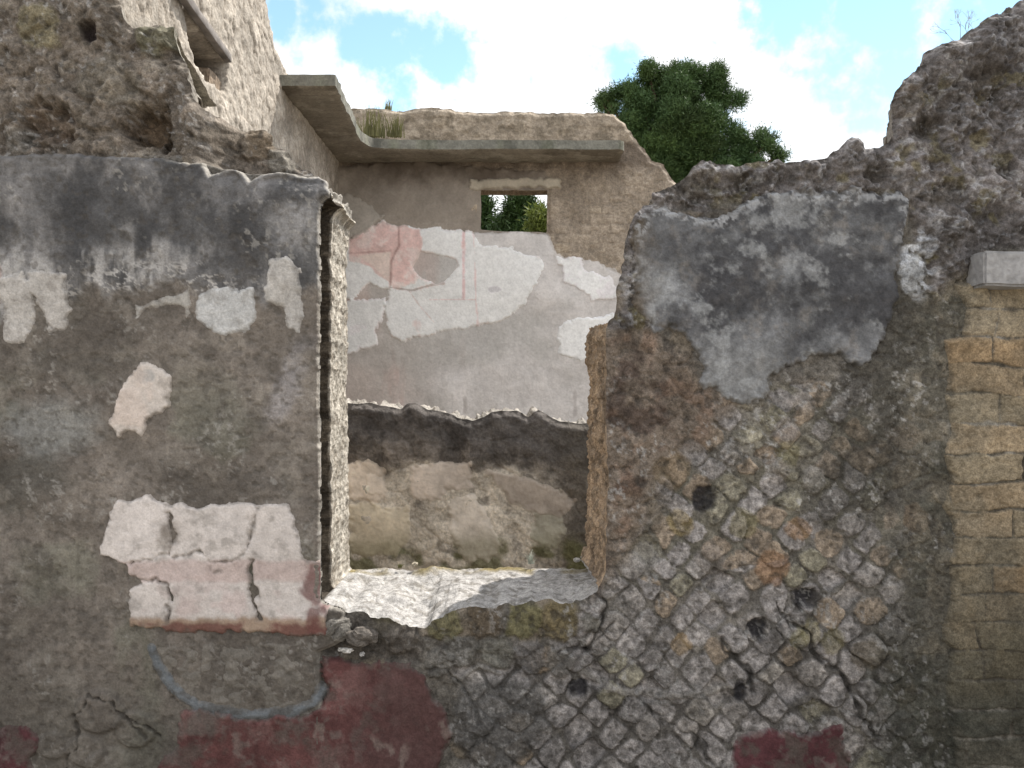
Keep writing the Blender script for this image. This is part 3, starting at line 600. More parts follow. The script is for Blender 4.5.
# --- red painted plaster low down
def exr2(s, cl):
    cl = tone(cl, n_pat, .35); cl = mixc(cl, C(84, 74, 68), ss(0, .45, fbm(U, V, 22, 6, 165, .65))*.75); return s+n_pat*4, cl
def exr(s, cl):
    cl = tone(cl, n_pat, .35); cl = mixc(cl, C(92, 80, 74), ss(0, .45, fbm(U, V, 28, 6, 163, .65))*.7); cl = mixc(cl, C(120, 88, 84), ss(.15, .4, fbm(U*1.0, V*.5, 18, 5, 164, .65))*.5)
    s = s+n_pat*3
    cl = mixc(cl, C(84, 58, 56), ss(330, 400, U+n_mid*25)*.9); cl = mixc(cl, C(128, 112, 104), ss(.34, .6, fbm(U, V*.5, 14, 4, 161))*ss(-.3, .3, n_mid)*.6)
    cl = mixc(cl, C(100, 94, 88), ss(.1, .6, fbm(U, V, 34, 4, 162))*ss(260, 190, U)*.7); return s, cl
poly_coat('red_plaster', [(183, 706), (205, 705), (235, 712), (290, 714), (322, 704), (326, 690), (323, 655), (345, 657), (370, 663), (395, 661), (409, 664), (434, 688), (448, 712), (453, 735), (447, 752), (438, 775), (420, 1010), (150, 1010), (160, 760), (178, 740)],
          .010, 4, (98, 60, 58), 'broad worn dark-red painted plaster below the window gap', mat=M_PLAST, extra=exr)
poly_coat('red_plaster', [(-400, 722), (0, 722), (20, 721), (36, 724), (44, 736), (40, 775), (20, 1010), (-400, 1010)], .007, 4, (84, 46, 50), 'dark red painted plaster corner at lower left', mat=M_PLAST, extra=exr2)
poly_coat('red_plaster', [(738, 735), (760, 730), (800, 731), (838, 726), (846, 745), (850, 775), (840, 850), (745, 860), (736, 770)], .008, 4, (84, 46, 50), 'small dark red plaster patch among the diamond stones', mat=M_PLAST, extra=exr2)
# --- blue-grey plaster on the right, below the cap
RP = [(632, 240), (640, 214), (660, 209), (690, 214), (720, 212), (742, 205), (758, 195), (800, 191), (850, 190), (900, 192), (910, 200), (906, 230), (900, 262), (898, 300), (892, 322), (876, 352), (858, 366), (838, 360), (812, 358), (790, 366), (772, 378), (765, 398), (748, 404), (728, 396), (704, 386), (697, 352), (680, 336), (652, 326), (634, 300), (640, 270)]
def exp_(s, cl):
    st_ = fbm(U, V*.3, 24, 4, 171)
    s = s+n_pat*3; cl = tone(cl, st_, .25); cl = tone(cl, n_pat, .15); cl = mixc(cl, C(130, 132, 136), ss(.15, .6, fbm(U, V, 46, 5, 172))*.75*ss(220, 260, V+n_mid*20)); cl = mixc(cl, C(66, 66, 70), ss(.1, .6, fbm(U, V, 70, 4, 173))*.6)
    cl = mixc(cl, C(128, 129, 130), ss(330, 370, V+n_mid*14)*ss(800, 760, U)*.6)
    cl = mixc(cl, C(142, 138, 130), ss(1.1, .4, np.hypot((U-822)/11, (V-222)/10)+n_sm*.3)*.6)
    cl = mixc(cl, C(54, 54, 58), ss(-.2, .35, fbm(U, V, 60, 6, 176, .66)+ss(80, 20, np.hypot(U-840, (V-275)*.9))*.3)*ss(372, 330, V+n_mid*10)*.75)
    cl = mixc(cl, C(140, 142, 144), ss(.1, .5, fbm(U, V, 30, 6, 177, .66)+ss(50, 10, np.hypot(U-695, V-280))*.3-.05)*.6)
    cl = mixc(cl, C(90, 78, 62), ss(662, 634, U+n_mid*10+n_pat*8)*.85); cl = tone(cl, n_fine, .2)
    cl = mixc(cl, C(160, 162, 166), ss(9, 2, np.abs(s-4)+n_sm*4)*ss(260, 225, V)*ss(.1, .4, n_li+.25)*.6)
    return s, cl
poly_coat('plaster_layer', RP, .014, 4, (96, 97, 100), 'dark blue-grey stained plaster panel right of the window gap', mat=M_PLAST, rag=2.2, mid=2.5, extra=exp_, relief=.004*n_mid+.0012*n_sm+.003*n_big)

# projecting grey stone block at the right edge
def cuboid(name, x0, x1, y0, y1, z0, z1, mat, parent, colr, amp=.004, n=14, seed=1, bev=.006):
    """worn block: subdivided box with softened corners and a rough skin"""
    import bmesh
    bm = bmesh.new(); bmesh.ops.create_cube(bm, size=1)
    for v in bm.verts: v.co = Vector(((x0+x1)/2+v.co.x*(x1-x0), (y0+y1)/2+v.co.y*(y1-y0), (z0+z1)/2+v.co.z*(z1-z0)))
    bmesh.ops.bevel(bm, geom=bm.edges[:], offset=bev, segments=2, affect='EDGES')
    bmesh.ops.subdivide_edges(bm, edges=[e for e in bm.edges if e.calc_length() > .02], cuts=n, use_grid_fill=True)
    P = np.array([v.co[:] for v in bm.verts]); nz = np.stack([fbm(P[:, 0]*100+P[:, 2]*37, P[:, 1]*100-P[:, 2]*61+i*50, 6, 3, seed+i) for i in range(3)], -1)
    P2 = P+nz*amp
    for v, p in zip(bm.verts, P2): v.co = p
    me = bpy.data.meshes.new(name); bm.to_mesh(me); bm.free()
    at = me.attributes.new('tint', 'FLOAT_COLOR', 'POINT'); c4 = np.ones((len(P), 4), np.float32)
    c4[:, :3] = np.clip(np.array(colr)*(1+.2*fbm(P[:, 0]*100+P[:, 1]*60, P[:, 2]*100, 8, 4, seed+9))[:, None], .01, .8); at.data.foreach_set('color', c4.ravel())
    me.materials.append(mat); o = bpy.data.objects.new(name, me); COL.objects.link(o)
    if parent: o.parent = parent
    return o
def pw(px, py, D=D0): return ((px-512)*D/F, EYE+(384-py)*D/F)
xa, za = pw(984, 286, 2.31); xb, zb = pw(1130, 251, 2.31)
o = cuboid('stone_block', xa, xb, -.095, .05, za, zb, M_CONC, wall_front, C(140, 139, 140), .003, 12, 3); o['label'] = 'smooth grey block jutting from the wall at the right edge'

o = cuboid('shade_block', .30, .75, .40, .60, .0, 1.73, M_STONE, wall_front, C(100, 92, 82), .012, 14, 21, .02); o['label'] = 'unseen block added behind the right side of the gap to shade the sill'  # added, hidden from the camera, there to cast the sill shadow
# ------------------------------------------------------------------ LOW WALL inside the room
DL = 4.2
lw = Face(np.arange(300, 660, 1.1), np.concatenate([np.arange(392, 576, 1.1), np.arange(577, 730, 5)]), front_map(DL), 1.1, DL/F)
U, V = lw.U, lw.V
n_big = fbm(U, V, 90, 4, 221); n_mid = fbm(U, V, 30, 5, 222); n_sm = fbm(U, V, 10, 4, 223); n_fine = fbm(U, V, 4, 3, 224)
LW = [(290, 740), (290, 408), (330, 404), (350, 404), (370, 404), (388, 407), (400, 409), (408, 403), (416, 403), (426, 409), (440, 411), (456, 417), (472, 422), (482, 419), (492, 413), (505, 411), (518, 411), (528, 417), (538, 411), (548, 415), (560, 421), (578, 424), (600, 424), (640, 430), (670, 440), (670, 740)]
S = psdf(U, V, LW, 200)+n_sm*1.4; lw.W = S; lw.snap()
f1, f2, cid = voro(U+n_sm*4, V+n_mid*5, 26, 12); stn = ss(.03, .15, f2-f1)
c = np.empty(U.shape+(3,)); c[:] = C(100, 92, 84); c = tone(c, (cid-.5)*stn, .25); c = mixc(c, C(84, 77, 71), (1-stn)*.4); c = tone(c, fbm(U, V, 16, 4, 229, .5), .25)
low_b = ss(462, 476, V+n_mid*10)*ss(575, 520, U+n_mid*20); c = mixc(c, tone(np.broadcast_to(C(196, 184, 166), c.shape).copy(), fbm(U, V, 30, 4, 231, .5), .3), low_b*.8)
c = tone(c, n_fine, .08)
up = ss(468, 440, V+n_mid*16+np.where(U > 470, -14, 8)); c = mixc(c, C(82, 77, 74), up*.85); c = mixc(c, C(48, 44, 41), ss(.1, .4, fbm(U, V, 22, 6, 233, .65))*.5); c = tone(c, n_mid, .22)
c = mixc(c, C(78, 71, 60), ss(540, 590, U+n_mid*20)*.5)
c = mixc(c, C(92, 90, 54), ss(528, 552, V+n_mid*12)*ss(.0, .5, fbm(U, V, 26, 3, 230)+.25)*.85)
lw.H = .016*n_mid+.005*stn*cid+.004*n_sm-.03*(1-ss(0, 7, S)); lw.col = c
low_wall = thing('low_wall', 'low broken wall seen through the window gap, dark on top with beige plaster scraps', 'wall', (0, DL-D0, 0))
o = None
def mk(parent, fc, depth, mat, nm, **kw):
    inv = parent.location.copy()
    r = solid(fc.U, fc.V, fc.W, fc.H, fc.col, lambda u, v, h: fc.map(u, v, h)-np.array(inv), depth, mat, parent, nm, step=fc.step, **kw)
    base = fc.map; fc.map = lambda u, v, h: base(u, v, h)-np.array(inv)
    return r
mk(low_wall, lw, .3, M_FAR, 'masonry', layers=12, side_off=lambda u, v, t: (fbm(u*1.0, np.full(u.shape, t*64), 13, 4, 240, .65)*9-3)*min(1, t*6), side_col=lambda u, v, t, cb: tone(cb*0+C(128, 122, 114), fbm(u+v, np.full(u.shape, t*60), 8, 4, 241), .6))
for i, (pl, cc_) in enumerate([([(344, 462), (372, 460), (388, 468), (386, 500), (372, 505), (348, 498)], (134, 122, 108)), ([(346, 506), (366, 500), (388, 508), (410, 504), (412, 540), (396, 556), (350, 556)], (132, 122, 104)), ([(366, 474), (386, 474), (385, 496), (368, 494)], (140, 128, 114)),
                      ([(410, 466), (440, 462), (470, 462), (474, 488), (450, 492), (440, 500), (412, 498)], (122, 112, 102)), ([(448, 498), (474, 494), (490, 520), (500, 545), (490, 560), (462, 558), (450, 530)], (130, 122, 112)), ([(536, 500), (560, 490), (566, 530), (556, 548), (530, 540)], (102, 98, 86)), ([(486, 470), (530, 478), (580, 500), (560, 520), (510, 505)], (104, 95, 86))]):
    s = psdf(U, V, pl, 20)+n_sm*2.5+n_mid*1.5+n_fine*1.5
    cl = np.empty_like(c); cl[:] = C(*cc_)*2.5; cl = tone(cl, n_mid, .25); cl = tone(cl, n_sm, .15); cl = mixc(cl, C(104, 100, 66), ss(525, 550, V+n_mid*10)*.6)
    lw.coat('plaster_scrap', s, .004, 4, cl, low_wall, M_FARP, relief=.003*n_mid)

# ------------------------------------------------------------------ BACK WALL
DB = 6.5
bw = Face(np.arange(300, 812, 1.0), np.concatenate([np.arange(96, 426, 1.0), np.arange(428, 616, 6)]), front_map(DB), 1.0, DB/F)
U, V = bw.U, bw.V
n_big = fbm(U, V, 110, 4, 321); n_mid = fbm(U, V, 30, 5, 322); n_sm = fbm(U, V, 9, 4, 323); n_fine = fbm(U, V, 4, 3, 324)
BW = [(300, 620), (300, 112), (345, 108), (372, 107), (400, 109), (430, 107), (470, 111), (520, 110), (560, 113), (600, 112), (615, 115), (625, 122), (632, 133), (645, 148), (652, 160), (663, 164), (672, 178), (700, 200), (760, 230), (830, 240), (830, 620)]
S = psdf(U, V, BW, 300)+n_sm*1.3+n_mid*1.0
hole = psdf(U, V, [(481, 190), (547, 190), (547, 232), (500, 231), (481, 230)], 300)+n_sm*.5
S = np.minimum(S, -hole); bw.W = S; bw.snap()
c = np.empty(U.shape+(3,)); c[:] = C(146, 131, 110)
r, k, e = courses(U+n_mid*2.5, V+n_mid*2.2, 100, 9.6, 300, 15, 11, 22); bs = ss(.2, 1.6, e+n_sm*.7); h1 = _h(r, k, 71); h2 = _h(r, k, 72)
n_pat = fbm(U, V, 16, 5, 329, .65); c[:] = C(146, 132, 115); vis = ss(-.3, .5, n_mid); c = tone(c, (h1-.5)*bs*vis, .3); c = mixc(c, C(118, 107, 92), (1-bs)*.4*vis); c = mixc(c, C(150, 134, 110), (h2 > .75)*bs*.4*vis); c = tone(c, n_mid, .15); c = tone(c, n_pat, .22)
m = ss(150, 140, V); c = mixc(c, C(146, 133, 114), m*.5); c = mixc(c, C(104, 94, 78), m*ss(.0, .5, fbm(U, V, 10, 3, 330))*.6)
m = ss(178, 160, V+n_mid*6); c = mixc(c, C(88, 76, 64), m*(1-ss(145, 138, V))*.8)  # brown band below the slab, its shade mixed into the colour
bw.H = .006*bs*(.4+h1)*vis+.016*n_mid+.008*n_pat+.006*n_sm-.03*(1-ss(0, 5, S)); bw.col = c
back_wall = thing('back_wall', 'far room wall with pink and white painted plaster and a small square window', 'wall', (0, DB-D0, 0))
def bclass(u, v):
    return ((u > 476) & (u < 552) & (v > 186) & (v < 236)).astype(int)
bclass.names = ['masonry', 'window_reveal']
mk(back_wall, bw, .32, M_FAR, 'masonry', layers=12, classify=bclass, side_off=lambda u, v, t: np.where((u > 476) & (u < 552) & (v > 186) & (v < 236), -13*t, fbm(u+v, np.full(u.shape, t*40), 12, 3, 340)*2*min(1, t*5)))
def bcoat(name, poly, t, w, cc_, label, rag=1.2, mid=1., extra=None, relief=None, mat=M_FARP):
    s = psdf(U, V, poly, 30)+n_sm*rag+n_mid*mid
    s = s+n_fine*1.4+n_pat*2.6; cl = np.empty_like(c); cl[:] = C(*cc_); cl = tone(cl, n_mid, .08); cl = tone(cl, n_pat, .1); cl = tone(cl, n_sm, .04)
    if extra: s, cl = extra(s, cl)
    o = bw.coat(name, s, t, w, cl, back_wall, mat, relief=relief)
    if label: o['label'] = label
def e1(s, cl):
    cl = tone(cl, fbm(U, V*.5, 20, 4, 351), .2); cl = mixc(cl, C(82, 70, 58), ss(196, 162, V+n_mid*14+n_pat*10)*.8); cl = mixc(cl, C(150, 140, 128), ss(.1, .6, n_big)*.4)  # undercoat top darkened: stain and slab shade painted together
    return s, cl
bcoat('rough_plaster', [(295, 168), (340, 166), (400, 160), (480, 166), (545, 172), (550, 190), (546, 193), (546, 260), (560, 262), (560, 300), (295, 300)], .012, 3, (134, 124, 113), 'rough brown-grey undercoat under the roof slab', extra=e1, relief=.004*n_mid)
bcoat('window_lintel', [(470, 179), (562, 179), (562, 189), (470, 189)], .018, 2, (166, 156, 138), 'pale flat lintel over the small window', rag=.5, mid=.3)
def e2(s, cl):
    cl = mixc(cl, C(176, 160, 150), ss(460, 350, U+n_mid*18)*.7); cl = mixc(cl, C(158, 156, 152), ss(0, .6, n_big)*.5)
    cl = mixc(cl, C(182, 152, 142), ss(.1, .6, fbm(U, V*.25, 16, 3, 352))*ss(480, 400, U)*.45)
    for px, y0, y1 in ((465, 398, 412), (575, 392, 415)):
        cl = mixc(cl, C(140, 132, 129), ss(2.2, 1, np.abs(U-px)+n_sm)*ss(y0-3, y0, V)*ss(y1+3, y1, V)*.5)
    return s, cl
bcoat('grey_plaster', [(295, 292), (352, 240), (420, 232), (480, 232), (548, 234), (556, 256), (600, 262), (632, 280), (700, 300), (820, 310), (820, 640), (295, 640)], .012, 3, (188, 183, 181), 'smooth light grey plaster over the lower wall', extra=e2, relief=.003*n_mid)
def e3(s, cl):
    pk = psdf(U, V, [(348, 238), (384, 222), (404, 226), (421, 230), (424, 252), (417, 286), (398, 290), (391, 286), (372, 270), (350, 262)], 30)
    cl = mixc(cl, C(210, 168, 160), ss(-1, 3, pk+n_sm*2+n_mid*2)*.9)
    cl = tone(cl, fbm(U, V, 12, 5, 360, .65), .22); cl = mixc(cl, C(222, 205, 200), ss(.05, .5, fbm(U, V, 16, 5, 361, .65))*.6); cl = mixc(cl, C(216, 184, 178), ss(.1, .5, fbm(U, V*.5, 24, 5, 362, .65))*ss(480, 440, U)*.5); cl = mixc(cl, C(214, 196, 186), ss(-1, 2, psdf(U, V, [(358, 256), (392, 252), (391, 284), (372, 266)], 10)+n_sm)*.9)
    for line, w_, q in [([(399, 224), (400, 246), (392, 262), (391, 286)], 1.1, (150, 112, 105)), ([(350, 254), (392, 252)], .8, (176, 128, 120)), ([(464, 234), (464, 298)], 2.0, (198, 152, 150)), ([(474, 230), (476, 300), (478, 326)], 1.1, (205, 176, 172)),
                     ([(391, 288), (412, 291), (430, 286), (444, 284)], 1.2, (130, 112, 100)), ([(410, 292), (420, 306), (434, 322)], .8, (186, 168, 160)), ([(430, 300), (476, 300)], .8, (200, 170, 165))]:
        cl = mixc(cl, C(*q), ss(w_*1.6, w_*.3, ldist(U, V, line)+n_sm*.7)*ss(-1.2, -.1, n_pat)*.75)
    s = np.minimum(s, -(psdf(U, V, [(421, 252), (440, 256), (456, 260), (459, 267), (446, 282), (436, 285), (419, 276), (414, 268)], 60)+n_sm*1.2))
    cl = mixc(cl, C(198, 176, 166), ss(.2, .7, fbm(U, V, 20, 4, 353))*.4); cl = mixc(cl, C(150, 146, 150), ss(1.1, .5, np.hypot((U-495)/9, (V-290)/4)+n_sm*.3)*.6)
    return s, cl
bcoat('fresco_plaster', [(340, 244), (350, 238), (384, 222), (421, 230), (474, 230), (477, 246), (511, 248), (539, 256), (544, 267), (534, 286), (525, 305), (504, 320), (476, 328), (448, 329), (427, 335), (402, 342), (390, 337), (386, 305), (392, 291), (370, 284), (354, 298), (340, 300)], .010, 2, (246, 244, 248), 'large white and pink painted plaster area', extra=e3, mid=.6, rag=.8)
bcoat('fresco_plaster', [(335, 302), (385, 300), (382, 320), (376, 332), (379, 345), (352, 354), (335, 356)], .010, 2, (216, 212, 214), 'small white painted plaster piece next to the left side of the gap')
bcoat('fresco_plaster', [(558, 260), (581, 259), (588, 272), (613, 278), (622, 298), (592, 300), (581, 290), (562, 283)], .009, 2, (218, 214, 218), 'upper white plaster piece near the right side of the gap', rag=2.5)
bcoat('fresco_plaster', [(564, 322), (590, 318), (604, 316), (640, 308), (640, 345), (600, 352), (585, 362), (571, 357), (559, 355), (559, 328)], .009, 2, (226, 230, 236), 'lower white plaster piece near the right side of the gap')
bcoat('plaster_panel', [(300, 190), (345, 194), (362, 200), (384, 216), (366, 232), (350, 242), (300, 250)], .006, 2, (158, 150, 140), 'pale cream plaster corner left of the pink area')

# ------------------------------------------------------------------ SIDE WALL (sunlit, running back at x = -1.25)
XS = -1.25
# u = depth behind the front plane in cm, v = -height in cm
sw = Face(np.concatenate([np.arange(36, 300, .9), np.arange(301, 412, 3)]), np.concatenate([np.arange(-440, -255, 1.), np.arange(-254, 3, 6)]), lambda u, v, h: np.stack([XS+h, u/100, -v/100], -1), 1.0, .01)
U, V = sw.U, sw.V
n_big = fbm(U, V, 90, 4, 421); n_mid = fbm(U, V, 22, 5, 422); n_sm = fbm(U, V, 7, 4, 423); n_fine = fbm(U, V, 3, 3, 424)
TOP = [(34, -432), (90, -425), (140, -405), (180, -385), (205, -368), (222, -352), (240, -342), (262, -338), (300, -330), (420, -330)]
S = psdf(U, V, [(34, 4)]+TOP+[(420, 4)], 300)+n_sm*1.6+n_mid*1.5
HOLE = [(104, -304), (112, -301), (156, -301), (152, -287), (140, -286), (126, -284), (112, -287), (106, -294)]
hole = psdf(U, V, HOLE, 300)+n_sm*1.0
S = np.minimum(S, 1e9); sw.W = S; sw.snap()
f1, f2, cid = voro(U+n_sm*2, (V+n_sm*2)*1.35, 11, 33); stn = ss(.03, .2, f2-f1)
c = np.empty(U.shape+(3,)); c[:] = C(152, 143, 131); c = tone(c, (cid-.5)*stn, .3); c = mixc(c, C(118, 106, 92), (1-stn)*.45); c = tone(c, n_mid, .15); c = mixc(c, C(116, 120, 78), ss(-342, -352, V-(U-240)*.0)*ss(210, 260, U)*.5)
H = .008*stn*cid+.008*n_mid+.004*n_sm+.004*n_fine-.03*(1-ss(0, 6, S))
H = H-.28*ss(-.5, 1.0, hole); c = mixc(c, C(34, 30, 26), ss(-.5, 1, hole)*.9)  # recess coloured near black to paint the shade inside
sw.H, sw.col = H, c
side_wall = thing('side_wall', 'tall sunlit rubble wall rising at upper left behind the front wall, with a beam-topped opening', 'wall', (XS, .4, 0))
mk(side_wall, sw, .3, M_FAR, 'masonry', layers=8)
# timber lintel over its opening
mw = plain_mat('grey_timber', (.16, .145, .135), .85, 14, .3, .5)
def beam(name, p0, p1, w, h, mat, parent, seed=2):
    n = 30; V_, Q_ = [], []
    p0 = Vector(p0); p1 = Vector(p1); d = (p1-p0).normalized(); zz = Vector((0, 0, 1)); xx = d.cross(zz)
    prof = [(-1, -1), (-.9, -1.0), (0, -1.02), (.9, -1), (1, -.9), (1.02, 0), (1, .9), (.9, 1), (0, 1.01), (-.9, 1), (-1, .9), (-1.01, 0)]
    for i in range(n+1):
        t = i/n; c0 = p0.lerp(p1, t)
        for a_, b_ in prof:
            k_ = 1+.05*math.sin(i*.9+a_*3+b_*5)*.5+random.uniform(-.02, .02)
            V_.append((c0+xx*a_*w/2*k_+zz*b_*h/2*k_)[:])
    m = len(prof)
    for i in range(n):
        for j in range(m): Q_.append((i*m+j, i*m+(j+1) % m, (i+1)*m+(j+1) % m, (i+1)*m+j))
    V_.append(p0[:]); V_.append(p1[:]); a0 = len(V_)-2
    for j in range(0, m, 2): Q_.append((a0, (j+2) % m, j+1, j)); Q_.append((a0+1, n*m+j, n*m+j+1, n*m+(j+2) % m))
    return raw_mesh(name, V_, Q_, None, mat, parent)
o = beam('lintel_beam', (0.03, .985-.4-.12, 3.045), (0.02, 1.50-.4, 3.01), .03, .035, mw, side_wall); o['label'] = 'grey timber beam over the opening'
o = cuboid('stone_block', -.16, -.02, 1.38-.4, 1.56-.4, 2.84, 2.93, M_FAR, side_wall, C(126, 110, 92), .006, 6, 5); o['label'] = 'brown stone set in the opening'

# ------------------------------------------------------------------ CONCRETE ROOF SLAB (L shape)
def build_slab():
    root = thing('roof_slab', 'thin L-shaped concrete roof slab jutting from the far room walls', 'roof slab', (-1.25, 4.1, 3.2))
    out = [(-1.27, 2.46), (-.955, 2.46), (-.965, 2.8), (-.985, 3.2), (-1.0, 3.45), (-.99, 3.6), (-.95, 3.7), (-.86, 3.745), (-.6, 3.76), (0, 3.76), (.74, 3.77), (.77, 3.80), (.78, 4.2), (-1.27, 4.2)]
    # grid over bounding box cut by the outline
    uu = np.arange(-130, 82, 1.0); vv_ = np.arange(243, 422, 1.0); Ug, Vg = np.meshgrid(uu, vv_)
    S = psdf(Ug, Vg, [(x*100, y*100) for x, y in out], 100)+fbm(Ug, Vg, 9, 3, 501)*.9
    H = .004*fbm(Ug, Vg, 30, 4, 502)+.0015*fbm(Ug, Vg, 6, 3, 503)-.008*(1-ss(0, 2, S))
    c = np.empty(Ug.shape+(3,)); c[:] = C(120, 112, 98); c = tone(c, fbm(Ug, Vg*.4, 18, 4, 504), .14); c = mixc(c, C(112, 104, 90), ss(.15, .6, fbm(Ug, Vg, 26, 4, 505))*.6)
    board = ss(.9, .2, np.abs(((Vg) % 14)-7)); c = mixc(c, C(96, 88, 76), board*.4); c = mixc(c, C(82, 74, 62), ss(.1, .45, fbm(Ug, Vg, 34, 6, 506, .65))*.55); c = mixc(c, C(150, 144, 130), ss(.2, .5, fbm(Ug, Vg, 12, 4, 507, .6))*.4)
    zb = 3.2
    def mp(u, v, h): return np.stack([u/100+1.25, v/100-4.1, (zb-h)-3.2-0*u], -1)
    def scol(u, v, t, cb):
        r = np.empty_like(cb); r[:] = C(112, 111, 102); r = tone(r, fbm(u+v, np.full(u.shape, t*20), 7, 3, 510), .2); r = mixc(r, C(70, 70, 64), ss(.0, .4, fbm(u+v, np.full(u.shape, t*3), 10, 4, 512, .65))*.6); return mixc(r, C(112, 116, 92), ss(.1, .6, fbm(u, v, 20, 3, 511))*.4)
    solid(Ug, Vg, S, H, c, mp, .07, M_CONC, root, 'slab', layers=5, side_col=scol, flip=False)
build_slab()

# ------------------------------------------------------------------ vegetation
def leaf_mat(name, c1, c2, trans=.15):
    m = bpy.data.materials.new(name); m.use_nodes = True; nt = m.node_tree; N = nt.nodes.new; L = nt.links.new
    b = nt.nodes['Principled BSDF']; b.inputs['Roughness'].default_value = .6; b.inputs['Specular IOR Level'].default_value = .25
    at = N('ShaderNodeAttribute'); at.attribute_name = 'tint'; tc = N('ShaderNodeTexCoord'); n = N('ShaderNodeTexNoise'); n.inputs['Scale'].default_value = 1.2; L(tc.outputs['Object'], n.inputs['Vector'])
    mx = N('ShaderNodeMix'); mx.data_type = 'RGBA'; mx.inputs[6].default_value = c1+(1,); mx.inputs[7].default_value = c2+(1,)
    L(n.outputs['Fac'], mx.inputs[0])
    vm = N('ShaderNodeVectorMath'); vm.operation = 'MULTIPLY'; L(mx.outputs[2], vm.inputs[0]); L(at.outputs['Color'], vm.inputs[1]); L(vm.outputs[0], b.inputs['Base Color'])
    tr = N('ShaderNodeBsdfTranslucent'); L(vm.outputs[0], tr.inputs['Color']); mxs = N('ShaderNodeMixShader'); mxs.inputs[0].default_value = trans
    L(b.outputs[0], mxs.inputs[1]); L(tr.outputs[0], mxs.inputs[2]); L(mxs.outputs[0], nt.nodes['Material Output'].inputs[0])
    return m
ML_PINE = leaf_mat('pine_needles', (.045, .10, .04), (.12, .19, .065), .1)
ML_DARK = leaf_mat('dark_leaves', (.03, .06, .02), (.06, .11, .03), .2)
M_BARK = plain_mat('bark', (.09, .065, .045), .95, 6, .4, .6)
def tube(pts, rads, seg=8):
    V_, Q_ = [], []
    for i, p in enumerate(pts):
        p = Vector(p); d = (Vector(pts[min(i+1, len(pts)-1)])-Vector(pts[max(i-1, 0)])).normalized()
        a_ = d.orthogonal().normalized(); b_ = d.cross(a_)
        for j in range(seg):
            t = 2*math.pi*j/seg; V_.append((p+(a_*math.cos(t)+b_*math.sin(t))*rads[i])[:])
    for i in range(len(pts)-1):
        for j in range(seg): Q_.append((i*seg+j, i*seg+(j+1) % seg, (i+1)*seg+(j+1) % seg, (i+1)*seg+j))
    return V_, Q_
def join(lst):
    V_, Q_ = [], []; n = 0
    for v, q in lst: V_ += list(v); Q_ += [tuple(i+n for i in f) for f in q]; n += len(v)
    return V_, Q_
def tree(label, D, base_px, lobes, needle, nclump, mat, name, per=26, group=None, spread=1.0):
    bx = (base_px-512)*D/F; by = D-D0
    root = thing(name, label, 'tree', (bx, by, 0), group)
    tips = []; Vc, Qc, Cc = [], [], []
    n0 = 0
    A, B, Tn = [], [], []
    big = lobes; lobes = []
    for (px, py, r) in big:
        if r < 9: lobes.append((px, py, r, 0)); continue
        lobes.append((px, py, r*.5, 0))
        for _ in range(int(4+r*.26)):
            d = rng.normal(size=3); d /= np.linalg.norm(d)
            if d[1] > .35: d[1] *= -1
            q = r*.8; lobes.append((px+d[0]*q, py-d[2]*q, max(3.2, r*rng.uniform(.16, .36)), d[1]*q*D/F))
    tot = sum(l[2]**2 for l in lobes)
    for (px, py, r, oy) in lobes:
        cx, cz = (px-512)*D/F-bx, EYE+(384-py)*D/F; R_ = r*D/F; cy = oy
        tips.append((cx, cy, cz, R_))
        k = int(nclump*r*r/tot)
        d = rng.normal(size=(k, 3)); d /= np.linalg.norm(d, axis=1, keepdims=True)
        rad = R_*(.6+.4*rng.random(k)**.5)*(1+.13*np.sin(d[:, 0]*5+px)+.12*np.cos(d[:, 2]*6+py))
        ctr = np.array([cx, cy, cz])+d*rad[:, None]*np.array([1, 1, .9])
        tn = (.75+.5*rng.random(k))*rng.uniform(.5, 1.7)
        # each clump: a tuft of slim leaves fanning outwards and up
        dirs = rng.normal(size=(k, per, 3))*.75+d[:, None, :]*.8+np.array([0, 0, .45]); dirs /= np.linalg.norm(dirs, axis=2, keepdims=True)
        sp = rng.normal(size=(k, per, 3))*needle*.9
        st_ = ctr[:, None, :]+sp; ln = needle*(.7+.8*rng.random((k, per, 1)))
        w_ = np.cross(dirs, d[:, None, :]+rng.normal(size=(k, per, 3))*.45); w_ /= np.linalg.norm(w_, axis=2, keepdims=True); w_ *= needle*.15
        tri = np.stack([st_-w_, st_+w_, st_+dirs*ln], 2).reshape(-1, 3)
        A.append(tri); Tn.append(np.repeat(tn, per*3))
    P = np.concatenate(A); T = np.concatenate(Tn); Q = np.arange(len(P)).reshape(-1, 3)
    raw_mesh('crown', P, Q, np.stack([T*.85, T*.85, T*.7], -1), mat, root, tris=True)
    top = max(t[2] for t in tips); segs = []
    mz = min(t[2] for t in tips); mx_ = sum(t[0] for t in tips)/len(tips)
    trunk = [(0, 0, -.1), (.1, 0, mz*.5), (mx_*.5, .05, mz*.95), (mx_, 0, (mz+top)/2), (mx_, 0, top-.1)]
    r0 = max(.12, top*.028)
    V_, Q_ = tube(trunk, [r0*1.25, r0, r0*.8, r0*.5, r0*.15]); raw_mesh('trunk', V_, Q_, None, M_BARK, root)
    for (cx, cy, cz, R_) in tips[::3]:
        s0 = (mx_*.6, .03, mz*.9); mid_ = ((s0[0]+cx)/2, cy*.4, (s0[2]+cz)/2-.1*R_)
        segs.append(tube([s0, mid_, (cx, cy, cz)], [r0*.4, r0*.25, r0*.08], 6))
    V_, Q_ = join(segs); raw_mesh('limbs', V_, Q_, None, M_BARK, root)
    return root
